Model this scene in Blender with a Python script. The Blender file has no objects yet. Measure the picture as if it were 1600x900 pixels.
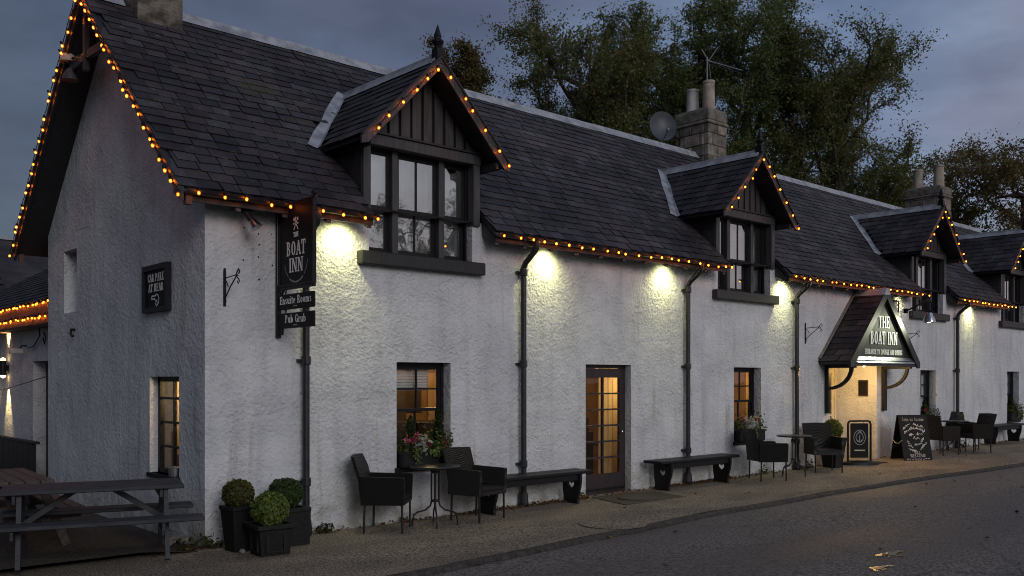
import bpy, math, random
import numpy as np
from mathutils import Vector, Matrix, noise as mnoise
R = math.radians
random.seed(7)
sc = bpy.context.scene
col = sc.collection

# ------------------------------------------------------------------ camera, sky, sun, exposure
cam_d = bpy.data.cameras.new('camera'); cam = bpy.data.objects.new('camera', cam_d); col.objects.link(cam)
cam.location = (-4.17, -9.56, 1.8); cam.rotation_euler = (R(90), 0, R(-42))
cam_d.sensor_width = 36; cam_d.lens = 32.4; cam_d.shift_y = 0.0894
cam_d.clip_start = 0.05; cam_d.clip_end = 2000
sc.camera = cam

SUN_EL, SUN_DIR = 22.0, Vector((-0.22, -0.97, 0)).normalized()
world = bpy.data.worlds.new('World'); sc.world = world; world.use_nodes = True
wn = world.node_tree.nodes; wl = world.node_tree.links; wn.clear()
def W(t, **kw):
    n = wn.new(t)
    for k, v in kw.items(): setattr(n, k, v)
    return n
sky = W('ShaderNodeTexSky', sky_type='NISHITA', sun_disc=False)
sky.sun_elevation = R(SUN_EL); sky.sun_rotation = R(math.degrees(math.atan2(SUN_DIR.x, SUN_DIR.y)) % 360)
tc = W('ShaderNodeTexCoord')
mp = W('ShaderNodeMapping'); mp.inputs['Scale'].default_value = (1.0, 1.0, 2.6)
n1 = W('ShaderNodeTexNoise'); n1.inputs['Scale'].default_value = 3.4; n1.inputs['Detail'].default_value = 7; n1.inputs['Roughness'].default_value = .55
n2 = W('ShaderNodeTexNoise'); n2.inputs['Scale'].default_value = 6.5; n2.inputs['Detail'].default_value = 6
rp = W('ShaderNodeValToRGB'); rp.color_ramp.elements[0].position = .40; rp.color_ramp.elements[1].position = .62
dt = W('ShaderNodeVectorMath', operation='DOT_PRODUCT'); dt.inputs[1].default_value = (0.80, -0.60, 0)
mr = W('ShaderNodeMapRange'); mr.inputs['From Min'].default_value = -.45; mr.inputs['From Max'].default_value = 1.0
deck = W('ShaderNodeValToRGB')          # the cloud deck thins from one side of the sky to the other
deck.color_ramp.elements[0].color = (.42, .50, .74, 1); deck.color_ramp.elements[1].color = (4.4, 4.2, 4.3, 1)
_e = deck.color_ramp.elements.new(.60); _e.color = (1.30, 1.75, 2.75, 1)
cl = W('ShaderNodeMixRGB'); cm = W('ShaderNodeMixRGB', blend_type='MULTIPLY'); cm.inputs['Fac'].default_value = 1; cm.inputs['Color2'].default_value = (.78, .66, .67, 1)
wl.new(deck.outputs['Color'], cm.inputs['Color1']); wl.new(cm.outputs['Color'], cl.inputs['Color2'])
ml = W('ShaderNodeMath', operation='MULTIPLY')
mix = W('ShaderNodeMixRGB'); mix.inputs['Fac'].default_value = .90
bg = W('ShaderNodeBackground'); bg.inputs['Strength'].default_value = .095
out = W('ShaderNodeOutputWorld')
wl.new(tc.outputs['Generated'], mp.inputs['Vector']); wl.new(mp.outputs[0], n1.inputs['Vector']); wl.new(mp.outputs[0], n2.inputs['Vector'])
wl.new(n1.outputs['Fac'], rp.inputs['Fac']); wl.new(tc.outputs['Generated'], dt.inputs[0]); wl.new(dt.outputs['Value'], mr.inputs['Value'])
wl.new(mr.outputs[0], deck.inputs['Fac']); wl.new(deck.outputs['Color'], cl.inputs['Color1'])
wl.new(rp.outputs['Color'], ml.inputs[0]); ml.inputs[1].default_value = .95
wl.new(ml.outputs[0], cl.inputs['Fac'])
r2 = W('ShaderNodeValToRGB'); r2.color_ramp.elements[0].position = .34; r2.color_ramp.elements[1].position = .66; r2.color_ramp.elements[0].color = (.72, .72, .76, 1); r2.color_ramp.elements[1].color = (1.16, 1.16, 1.15, 1)
fm = W('ShaderNodeMixRGB', blend_type='MULTIPLY'); fm.inputs['Fac'].default_value = 1
wl.new(n2.outputs['Fac'], r2.inputs['Fac']); wl.new(cl.outputs['Color'], fm.inputs['Color1']); wl.new(r2.outputs['Color'], fm.inputs['Color2'])
wl.new(sky.outputs['Color'], mix.inputs['Color1']); wl.new(fm.outputs['Color'], mix.inputs['Color2'])
wl.new(mix.outputs['Color'], bg.inputs['Color']); wl.new(bg.outputs[0], out.inputs['Surface'])

sun_d = bpy.data.lights.new('sun', 'SUN'); sun = bpy.data.objects.new('sun', sun_d); col.objects.link(sun)
sun_d.energy = .50; sun_d.angle = R(24); sun_d.color = (1, .97, .95)
sdir = Vector((SUN_DIR.x * math.cos(R(SUN_EL)), SUN_DIR.y * math.cos(R(SUN_EL)), math.sin(R(SUN_EL))))
sun.rotation_euler = (-sdir).to_track_quat('-Z', 'Y').to_euler(); sun.location = (-5, -20, 15)

vs = sc.view_settings; vs.view_transform = 'Standard'; vs.look = 'None'; vs.exposure = .46; vs.gamma = 1; vs.use_curve_mapping = False
sc.render.engine = 'CYCLES'
cy = sc.cycles; cy.use_denoising = True; cy.use_adaptive_sampling = False; cy.filter_width = 1.05; cy.max_bounces = 8; cy.diffuse_bounces = 3; cy.glossy_bounces = 3; cy.transparent_max_bounces = 12
cy.sample_clamp_indirect = 4; cy.caustics_reflective = False; cy.caustics_refractive = False
try: cy.denoiser = 'OPENIMAGEDENOISE'
except Exception: pass

# ------------------------------------------------------------------ materials
MATS = {}
def mat(name, c1, c2=None, scale=6, rough=.6, bump=0, bscale=40, bdist=.01, metal=0, spec=.5, detail=5, btype='noise', rough2=None, coord='Object', attr=None, stretch=None, lo=.35, hi=.65, big=None, crack=0):
    m = bpy.data.materials.new(name); m.use_nodes = True; nt = m.node_tree; N = nt.nodes; L = nt.links
    b = N['Principled BSDF']; b.inputs['Roughness'].default_value = rough; b.inputs['Metallic'].default_value = metal
    b.inputs['Specular IOR Level'].default_value = spec
    tcn = N.new('ShaderNodeTexCoord'); src = tcn.outputs[coord]
    if stretch:
        mpn = N.new('ShaderNodeMapping'); mpn.inputs['Scale'].default_value = stretch; L.new(src, mpn.inputs['Vector']); src = mpn.outputs[0]
    csock = None
    if c2 is not None:
        nz = N.new('ShaderNodeTexNoise'); nz.inputs['Scale'].default_value = scale; nz.inputs['Detail'].default_value = detail; L.new(src, nz.inputs['Vector'])
        rr = N.new('ShaderNodeValToRGB'); rr.color_ramp.elements[0].position = lo; rr.color_ramp.elements[1].position = hi
        rr.color_ramp.elements[0].color = (*c1, 1); rr.color_ramp.elements[1].color = (*c2, 1)
        L.new(nz.outputs['Fac'], rr.inputs['Fac']); csock = rr.outputs['Color']
        if rough2 is not None:
            r2 = N.new('ShaderNodeMapRange'); r2.inputs['From Min'].default_value = lo; r2.inputs['From Max'].default_value = hi
            r2.inputs['To Min'].default_value = rough; r2.inputs['To Max'].default_value = rough2
            L.new(nz.outputs['Fac'], r2.inputs['Value']); L.new(r2.outputs[0], b.inputs['Roughness'])
    else: b.inputs['Base Color'].default_value = (*c1, 1)
    if attr:
        at = N.new('ShaderNodeAttribute'); at.attribute_name = attr
        mu = N.new('ShaderNodeMixRGB'); mu.blend_type = 'MULTIPLY'; mu.inputs['Fac'].default_value = 1
        if csock is None:
            mu.inputs['Color1'].default_value = (*c1, 1)
        else: L.new(csock, mu.inputs['Color1'])
        L.new(at.outputs['Color'], mu.inputs['Color2']); csock = mu.outputs['Color']
    if big:
        sc3, b0, b1 = big; gp = N.new('ShaderNodeNewGeometry'); mg = N.new('ShaderNodeMapping'); mg.inputs['Scale'].default_value = sc3; L.new(gp.outputs['Position'], mg.inputs['Vector'])
        bnz = N.new('ShaderNodeTexNoise'); bnz.inputs['Scale'].default_value = 1; bnz.inputs['Detail'].default_value = 5; L.new(mg.outputs[0], bnz.inputs['Vector'])
        brp = N.new('ShaderNodeValToRGB'); brp.color_ramp.elements[0].position = .36; brp.color_ramp.elements[1].position = .64
        brp.color_ramp.elements[0].color = (*b0, 1); brp.color_ramp.elements[1].color = (*b1, 1); L.new(bnz.outputs['Fac'], brp.inputs['Fac'])
        if name == 'slate':
            mo = N.new('ShaderNodeTexNoise'); mo.inputs['Scale'].default_value = 1.15; mo.inputs['Detail'].default_value = 9; mo.inputs['Roughness'].default_value = .7; L.new(gp.outputs['Position'], mo.inputs['Vector'])
            mq = N.new('ShaderNodeValToRGB'); mq.color_ramp.elements[0].position = .58; mq.color_ramp.elements[1].position = .70; mq.color_ramp.elements[1].color = (.75, .75, .75, 1); L.new(mo.outputs['Fac'], mq.inputs['Fac'])
            mk = N.new('ShaderNodeMixRGB'); mk.inputs['Color2'].default_value = (.045, .046, .022, 1); L.new(mq.outputs['Color'], mk.inputs['Fac']); L.new(csock, mk.inputs['Color1']); csock = mk.outputs['Color']
            lv = N.new('ShaderNodeTexVoronoi'); lv.inputs['Scale'].default_value = 3.1; L.new(gp.outputs['Position'], lv.inputs['Vector'])
            lq = N.new('ShaderNodeValToRGB'); lq.color_ramp.elements[0].position = .08; lq.color_ramp.elements[1].position = .14; lq.color_ramp.elements[0].color = (.55, .55, .55, 1); lq.color_ramp.elements[1].color = (0, 0, 0, 1); L.new(lv.outputs['Distance'], lq.inputs['Fac'])
            lk = N.new('ShaderNodeMixRGB'); lk.inputs['Color2'].default_value = (.13, .13, .11, 1); L.new(lq.outputs['Color'], lk.inputs['Fac']); L.new(csock, lk.inputs['Color1']); csock = lk.outputs['Color']
        mb = N.new('ShaderNodeMixRGB'); mb.blend_type = 'MULTIPLY'; mb.inputs['Fac'].default_value = 1; L.new(csock, mb.inputs['Color1']); L.new(brp.outputs['Color'], mb.inputs['Color2']); csock = mb.outputs['Color']
        if crack:
            cv = N.new('ShaderNodeTexVoronoi'); cv.feature = 'DISTANCE_TO_EDGE'; cv.inputs['Scale'].default_value = crack
            wv = N.new('ShaderNodeMixRGB'); wv.blend_type = 'ADD'; wv.inputs['Fac'].default_value = .35; wn_ = N.new('ShaderNodeTexNoise'); wn_.inputs['Scale'].default_value = 2.5; wn_.inputs['Detail'].default_value = 6
            L.new(gp.outputs['Position'], wn_.inputs['Vector']); L.new(gp.outputs['Position'], wv.inputs['Color1']); L.new(wn_.outputs['Color'], wv.inputs['Color2']); L.new(wv.outputs['Color'], cv.inputs['Vector'])
            cr = N.new('ShaderNodeValToRGB'); cr.color_ramp.elements[0].position = .004; cr.color_ramp.elements[1].position = .016; cr.color_ramp.elements[0].color = (.45, .45, .45, 1); cr.color_ramp.elements[1].color = (1, 1, 1, 1)
            L.new(cv.outputs['Distance'], cr.inputs['Fac']); mc = N.new('ShaderNodeMixRGB'); mc.blend_type = 'MULTIPLY'; L.new(bnz.outputs['Fac'], mc.inputs['Fac']); L.new(csock, mc.inputs['Color1']); L.new(cr.outputs['Color'], mc.inputs['Color2']); csock = mc.outputs['Color']
        if rough2 is not None:
            r3 = N.new('ShaderNodeMapRange'); r3.inputs['From Min'].default_value = .35; r3.inputs['From Max'].default_value = .65; r3.inputs['To Min'].default_value = rough; r3.inputs['To Max'].default_value = rough2
            L.new(bnz.outputs['Fac'], r3.inputs['Value']); L.new(r3.outputs[0], b.inputs['Roughness'])
    if csock is not None: L.new(csock, b.inputs['Base Color'])
    if bump:
        if btype == 'voronoi':
            bn = N.new('ShaderNodeTexVoronoi'); hs = bn.outputs['Distance']
        elif btype == 'wave':
            bn = N.new('ShaderNodeTexWave'); hs = bn.outputs['Fac']; bn.inputs['Distortion'].default_value = .6
        else:
            bn = N.new('ShaderNodeTexNoise'); hs = bn.outputs['Fac']; bn.inputs['Detail'].default_value = 6; bn.inputs['Roughness'].default_value = .6
        bn.inputs['Scale'].default_value = bscale; L.new(src, bn.inputs['Vector'])
        bp = N.new('ShaderNodeBump'); bp.inputs['Strength'].default_value = bump; bp.inputs['Distance'].default_value = bdist
        L.new(hs, bp.inputs['Height']); L.new(bp.outputs[0], b.inputs['Normal'])
    MATS[name] = m
    return m
def emis(name, c, s):
    m = bpy.data.materials.new(name); m.use_nodes = True; nt = m.node_tree
    b = nt.nodes['Principled BSDF']; b.inputs['Base Color'].default_value = (*c, 1)
    b.inputs['Emission Color'].default_value = (*c, 1); b.inputs['Emission Strength'].default_value = s
    MATS[name] = m; return m
def glass(name, refl, tint=(.95, .97, .97)):
    m = bpy.data.materials.new(name); m.use_nodes = True; nt = m.node_tree; N = nt.nodes; L = nt.links; N.clear()
    o = N.new('ShaderNodeOutputMaterial'); mx = N.new('ShaderNodeMixShader'); t = N.new('ShaderNodeBsdfTransparent'); g = N.new('ShaderNodeBsdfGlossy')
    t.inputs['Color'].default_value = (*tint, 1); g.inputs['Roughness'].default_value = .015
    tcn = N.new('ShaderNodeTexCoord'); nz = N.new('ShaderNodeTexNoise'); nz.inputs['Scale'].default_value = 2.2; bp = N.new('ShaderNodeBump'); bp.inputs['Strength'].default_value = .12; bp.inputs['Distance'].default_value = .02
    L.new(tcn.outputs['Object'], nz.inputs['Vector']); L.new(nz.outputs['Fac'], bp.inputs['Height']); L.new(bp.outputs[0], g.inputs['Normal'])
    lw = N.new('ShaderNodeLayerWeight'); pw_ = N.new('ShaderNodeMath'); pw_.operation = 'POWER'; pw_.inputs[1].default_value = 4.5; fr = N.new('ShaderNodeMath'); fr.operation = 'MULTIPLY'; fr.inputs[1].default_value = .8   # rises towards grazing, alike on both faces of the pane
    L.new(lw.outputs['Facing'], pw_.inputs[0]); L.new(pw_.outputs[0], fr.inputs[0])
    ad = N.new('ShaderNodeMath'); ad.operation = 'ADD'; ad.use_clamp = True; ad.inputs[1].default_value = refl
    L.new(fr.outputs[0], ad.inputs[0]); L.new(ad.outputs[0], mx.inputs[0]); L.new(t.outputs[0], mx.inputs[1]); L.new(g.outputs[0], mx.inputs[2]); L.new(mx.outputs[0], o.inputs['Surface'])
    MATS[name] = m; return m

def harling():
    m = bpy.data.materials.new('harling'); m.use_nodes = True; nt = m.node_tree; N = nt.nodes; L = nt.links
    b = N['Principled BSDF']; b.inputs['Roughness'].default_value = .82; b.inputs['Specular IOR Level'].default_value = .25
    g = N.new('ShaderNodeNewGeometry'); P = g.outputs['Position']
    def noise(s, d=5, r=.55):
        n = N.new('ShaderNodeTexNoise'); n.inputs['Scale'].default_value = s; n.inputs['Detail'].default_value = d; n.inputs['Roughness'].default_value = r; L.new(P, n.inputs['Vector']); return n.outputs['Fac']
    def ramp(f, p0, p1, a, c):
        r = N.new('ShaderNodeValToRGB'); r.color_ramp.elements[0].position = p0; r.color_ramp.elements[1].position = p1
        r.color_ramp.elements[0].color = (*a, 1); r.color_ramp.elements[1].color = (*c, 1); L.new(f, r.inputs['Fac']); return r.outputs['Color']
    def mixc(f, a, c, bt='MIX'):
        x = N.new('ShaderNodeMixRGB'); x.blend_type = bt
        for s, v in ((x.inputs['Fac'], f), (x.inputs['Color1'], a), (x.inputs['Color2'], c)):
            if isinstance(v, (int, float)): s.default_value = v
            elif isinstance(v, tuple): s.default_value = (*v, 1)
            else: L.new(v, s)
        return x.outputs['Color']
    base = ramp(noise(1.3), .3, .7, (.61, .625, .66), (.79, .80, .82))
    # blue-grey rain streaks, drawn out vertically
    mpn = N.new('ShaderNodeMapping'); mpn.inputs['Scale'].default_value = (3.2, 3.2, .35); L.new(P, mpn.inputs['Vector'])
    st = N.new('ShaderNodeTexNoise'); st.inputs['Scale'].default_value = 1.6; st.inputs['Detail'].default_value = 4; L.new(mpn.outputs[0], st.inputs['Vector'])
    base = mixc(ramp(st.outputs['Fac'], .5, .75, (0, 0, 0), (.42, .42, .42)), base, (.42, .425, .44))
    # splash dirt and algae at the foot of the wall
    sx = N.new('ShaderNodeSeparateXYZ'); L.new(P, sx.inputs[0])
    mr = N.new('ShaderNodeMapRange'); mr.inputs['From Min'].default_value = .55; mr.inputs['From Max'].default_value = .0; L.new(sx.outputs['Z'], mr.inputs['Value'])
    mm = N.new('ShaderNodeMath'); mm.operation = 'MULTIPLY'; L.new(mr.outputs[0], mm.inputs[0]); L.new(ramp(noise(4.5), .38, .62, (0, 0, 0), (.75, .75, .75)), mm.inputs[1])
    base = mixc(mm.outputs[0], base, (.26, .24, .17))
    # green-brown damp marks in narrow runs, and hairline cracks
    mp2 = N.new('ShaderNodeMapping'); mp2.inputs['Scale'].default_value = (5.5, 5.5, .5); L.new(P, mp2.inputs['Vector'])
    s2 = N.new('ShaderNodeTexNoise'); s2.inputs['Scale'].default_value = 1.1; s2.inputs['Detail'].default_value = 3; L.new(mp2.outputs[0], s2.inputs['Vector'])
    base = mixc(ramp(s2.outputs['Fac'], .60, .74, (0, 0, 0), (.45, .45, .45)), base, (.36, .34, .27))
    ce = N.new('ShaderNodeTexVoronoi'); ce.feature = 'DISTANCE_TO_EDGE'; ce.inputs['Scale'].default_value = .38
    cw = N.new('ShaderNodeMixRGB'); cw.blend_type = 'ADD'; cw.inputs['Fac'].default_value = .5; cn = N.new('ShaderNodeTexNoise'); cn.inputs['Scale'].default_value = 2.2; cn.inputs['Detail'].default_value = 7; L.new(P, cn.inputs['Vector']); L.new(P, cw.inputs['Color1']); L.new(cn.outputs['Color'], cw.inputs['Color2']); L.new(cw.outputs['Color'], ce.inputs['Vector'])
    base = mixc(ramp(ce.outputs['Distance'], .0005, .003, (.14, .14, .14), (0, 0, 0)), base, (.28, .27, .25))
    # small dark pits
    vz = N.new('ShaderNodeTexVoronoi'); vz.inputs['Scale'].default_value = 9; L.new(P, vz.inputs['Vector'])
    base = mixc(ramp(vz.outputs['Distance'], .05, .1, (.6, .6, .6), (0, 0, 0)), base, (.2, .2, .2))
    L.new(base, b.inputs['Base Color'])
    v2 = N.new('ShaderNodeTexVoronoi'); v2.feature = 'SMOOTH_F1'; v2.inputs['Scale'].default_value = 24; L.new(P, v2.inputs['Vector'])
    nd = N.new('ShaderNodeMixRGB'); nd.inputs['Fac'].default_value = .55; L.new(v2.outputs['Distance'], nd.inputs['Color1']); L.new(noise(46, 6, .65), nd.inputs['Color2'])
    b1 = N.new('ShaderNodeBump'); L.new(ramp(noise(1.7, 4), .35, .65, (.45, .45, .45), (1, 1, 1)), b1.inputs['Strength']); b1.inputs['Distance'].default_value = .05; L.new(nd.outputs['Color'], b1.inputs['Height'])
    b2 = N.new('ShaderNodeBump'); b2.inputs['Strength'].default_value = .5; b2.inputs['Distance'].default_value = .05; L.new(noise(5.5, 3), b2.inputs['Height']); L.new(b1.outputs[0], b2.inputs['Normal'])
    L.new(b2.outputs[0], b.inputs['Normal'])
    MATS['harling'] = m; return m
HARL = harling()
def cloth(name, c, tr):
    m = mat(name, tuple(q * .85 for q in c), c, scale=2.5, rough=.9, bump=.5, bscale=7, bdist=.03, stretch=(5, 5, .25)); nt = m.node_tree; N = nt.nodes; L = nt.links
    o = N['Material Output']; b = N['Principled BSDF']; t = N.new('ShaderNodeBsdfTranslucent'); t.inputs['Color'].default_value = (*c, 1); x = N.new('ShaderNodeMixShader'); x.inputs[0].default_value = tr
    L.new(b.outputs[0], x.inputs[1]); L.new(t.outputs[0], x.inputs[2]); L.new(x.outputs[0], o.inputs['Surface']); return m
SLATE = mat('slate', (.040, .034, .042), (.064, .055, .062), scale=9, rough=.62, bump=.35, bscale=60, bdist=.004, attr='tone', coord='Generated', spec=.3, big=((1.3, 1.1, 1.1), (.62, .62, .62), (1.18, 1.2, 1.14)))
BLACK = mat('black_paint', (.006, .0065, .008), (.013, .0135, .016), scale=18, rough=.5, spec=.3, bump=.12, bscale=70, bdist=.003)
TIMBER = mat('dark_timber', (.013, .0135, .015), (.026, .027, .030), scale=7, rough=.5, bump=.3, bscale=24, bdist=.004, stretch=(5, 5, .8))
TIMB2 = mat('weathered_board', (.036, .035, .038), (.068, .067, .071), scale=5, rough=.55, bump=.35, bscale=30, bdist=.004, stretch=(6, 6, .6))
BROWNP = mat('brown_door_paint', (.030, .020, .022), (.046, .032, .034), scale=8, rough=.45, bump=.1, bscale=60, bdist=.003)
LEAD = mat('lead', (.24, .26, .29), (.46, .48, .52), scale=5, rough=.45, bump=.4, bscale=14, bdist=.012, metal=.1, rough2=.7)
STONE = mat('chimney_stone', (.16, .13, .105), (.33, .29, .25), scale=6, rough=.9, bump=.8, bscale=22, bdist=.02, attr='tone')
RSTONE = mat('rough_chimney_render', (.075, .062, .050), (.25, .215, .18), scale=7, rough=.95, bump=1, bscale=13, bdist=.06, detail=8)
MORTAR = mat('mortar', (.17, .155, .14), (.25, .235, .21), scale=14, rough=.95, bump=.5, bscale=40, bdist=.01)
POT = mat('clay_pot', (.30, .25, .20), (.48, .42, .35), scale=5, rough=.85, bump=.4, bscale=30, bdist=.006)
POTW = mat('pale_pot', (.42, .40, .37), (.60, .58, .55), scale=4, rough=.8, bump=.3, bscale=30, bdist=.006)
PAVE = mat('pavement_tarmac', (.058, .049, .039), (.41, .345, .27), scale=46, rough=.85, bump=1, bscale=80, bdist=.015, detail=3, lo=.36, hi=.66, big=((.8, 1.6, 1), (.70, .69, .68), (1.12, 1.1, 1.05)))
ROAD = mat('road_tarmac', (.026, .024, .023), (.235, .22, .208), scale=34, rough=.5, bump=1, bscale=55, bdist=.012, detail=8, lo=.34, hi=.68, big=((.16, .75, 1), (.55, .55, .56), (1.2, 1.18, 1.14)), rough2=.85, crack=.55)
YARD = mat('yard_gravel', (.022, .018, .014), (.085, .070, .052), scale=38, rough=.9, bump=1, bscale=50, bdist=.02, detail=7)
KERB = mat('kerb_stone', (.020, .018, .016), (.065, .058, .050), scale=16, rough=.85, bump=.7, bscale=40, bdist=.01)
GRASS = mat('rough_grass', (.02, .03, .012), (.05, .06, .025), scale=4, rough=.95)
WICK = mat('wicker', (.005, .0045, .0045), (.022, .0205, .0195), scale=60, rough=.5, spec=.35, bump=1, bscale=38, bdist=.010, btype='wave', stretch=(1, 1, 2.2))
METAL = mat('dark_metal', (.014, .014, .015), (.028, .028, .03), scale=20, rough=.38, metal=.3)
IRON = mat('iron_pipe', (.012, .014, .018), (.026, .029, .034), scale=12, rough=.4, bump=.15, bscale=50, bdist=.003)
PICN = mat('picnic_wood_blue_grey', (.017, .0195, .024), (.037, .041, .049), scale=5, rough=.6, bump=.4, bscale=22, bdist=.004, stretch=(1, 7, 7))
PICB = mat('picnic_wood_brown', (.045, .034, .028), (.10, .078, .066), scale=5, rough=.65, bump=.4, bscale=22, bdist=.004, stretch=(1, 7, 7))
WHITE = mat('white_lettering', (.88, .88, .86), rough=.55)
CHALK = mat('chalk', (.62, .62, .60), (.75, .75, .73), scale=60, rough=.9)
SIGNB = mat('sign_board_black', (.006, .006, .0075), (.011, .0105, .012), scale=10, rough=.6, spec=.2)
SIGNG = mat('porch_sign_board', (.020, .020, .022), (.034, .033, .034), scale=10, rough=.6, spec=.25)
CREAM = mat('cream_joinery', (.55, .50, .36), (.66, .61, .46), scale=6, rough=.5)
NET = mat('net_curtain', (.62, .62, .62), (.78, .78, .78), scale=3, rough=.9, bump=.6, bscale=9, bdist=.05, stretch=(4, 4, .3))
BLIND = mat('blind_slat', (.60, .58, .55), rough=.7)
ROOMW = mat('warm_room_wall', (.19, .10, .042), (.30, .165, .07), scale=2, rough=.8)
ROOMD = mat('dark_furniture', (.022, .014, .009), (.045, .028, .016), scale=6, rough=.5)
CURT = cloth('cream_curtain', (.70, .50, .24), .6)
SOIL = mat('soil', (.012, .009, .007), (.03, .022, .016), scale=30, rough=.95, bump=.8, bscale=40, bdist=.02)
PLANT = mat('black_planter', (.008, .0075, .008), (.016, .015, .016), scale=25, rough=.6, spec=.3, bump=.3, bscale=60, bdist=.004)
LEAFD = mat('leaf', (1, 1, 1), rough=.55, attr='tone', spec=.3)
def leafy(m):
    nt = m.node_tree; N = nt.nodes; L = nt.links; o = N['Material Output']; b = N['Principled BSDF']; t = N.new('ShaderNodeBsdfTranslucent'); x = N.new('ShaderNodeMixShader'); x.inputs[0].default_value = .45
    L.new(b.inputs['Base Color'].links[0].from_socket, t.inputs['Color']); L.new(b.outputs[0], x.inputs[1]); L.new(t.outputs[0], x.inputs[2]); L.new(x.outputs[0], o.inputs['Surface'])
leafy(LEAFD)
BARK = mat('bark', (.035, .028, .022), (.07, .058, .047), scale=10, rough=.95, bump=.6, bscale=20, bdist=.02)
PETAL = mat('petal', (1, 1, 1), rough=.6, attr='tone')
ROCK = mat('garden_stone', (.12, .11, .10), (.30, .28, .25), scale=8, rough=.9, bump=.5, bscale=30, bdist=.01)
CHROME = mat('polished_steel', (.5, .52, .55), rough=.22, metal=1)
GREYDISH = mat('grey_dish', (.055, .062, .075), (.085, .092, .108), scale=6, rough=.45)
ALU = mat('aluminium', (.32, .33, .35), rough=.4, metal=.8)
DAMP = mat('damp_tarmac', (.020, .018, .017), (.05, .046, .042), scale=40, rough=.24, bump=.35, bscale=50, bdist=.006, spec=.6)
PLAQ = mat('brown_plaque', (.035, .020, .013), (.06, .035, .022), scale=9, rough=.4)
SLAB = mat('stone_step', (.16, .145, .12), (.28, .26, .22), scale=9, rough=.85, bump=.4, bscale=30, bdist=.008)
COVER = mat('patched_tarmac', (.050, .042, .032), (.085, .072, .055), scale=50, rough=.85, bump=.8, bscale=70, bdist=.012)
IRONC = mat('rusty_cover', (.045, .034, .026), (.085, .066, .05), scale=22, rough=.7, bump=.5, bscale=40, bdist=.006)
WATER = mat('puddle_water', (.016, .013, .010), rough=.14, spec=.5)
FASC = mat('brown_fascia', (.070, .032, .018), (.12, .06, .034), scale=6, rough=.6, bump=.4, bscale=24, bdist=.005)
TERRA = mat('dead_leaf', (1, 1, 1), rough=.7, attr='tone')
GLASSU = glass('window_glass_upper', .36)
GLASSL = glass('window_glass_lower', .04)
BULB = emis('bulb_glow', (1.0, .29, .028), 2.7)
LENS = emis('flood_lens', (1, .96, .62), 9)
WARML = emis('warm_lamp_glass', (1, .66, .28), 5)
SHADE = emis('lampshade_lit', (1, .70, .36), 1.0)

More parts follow.
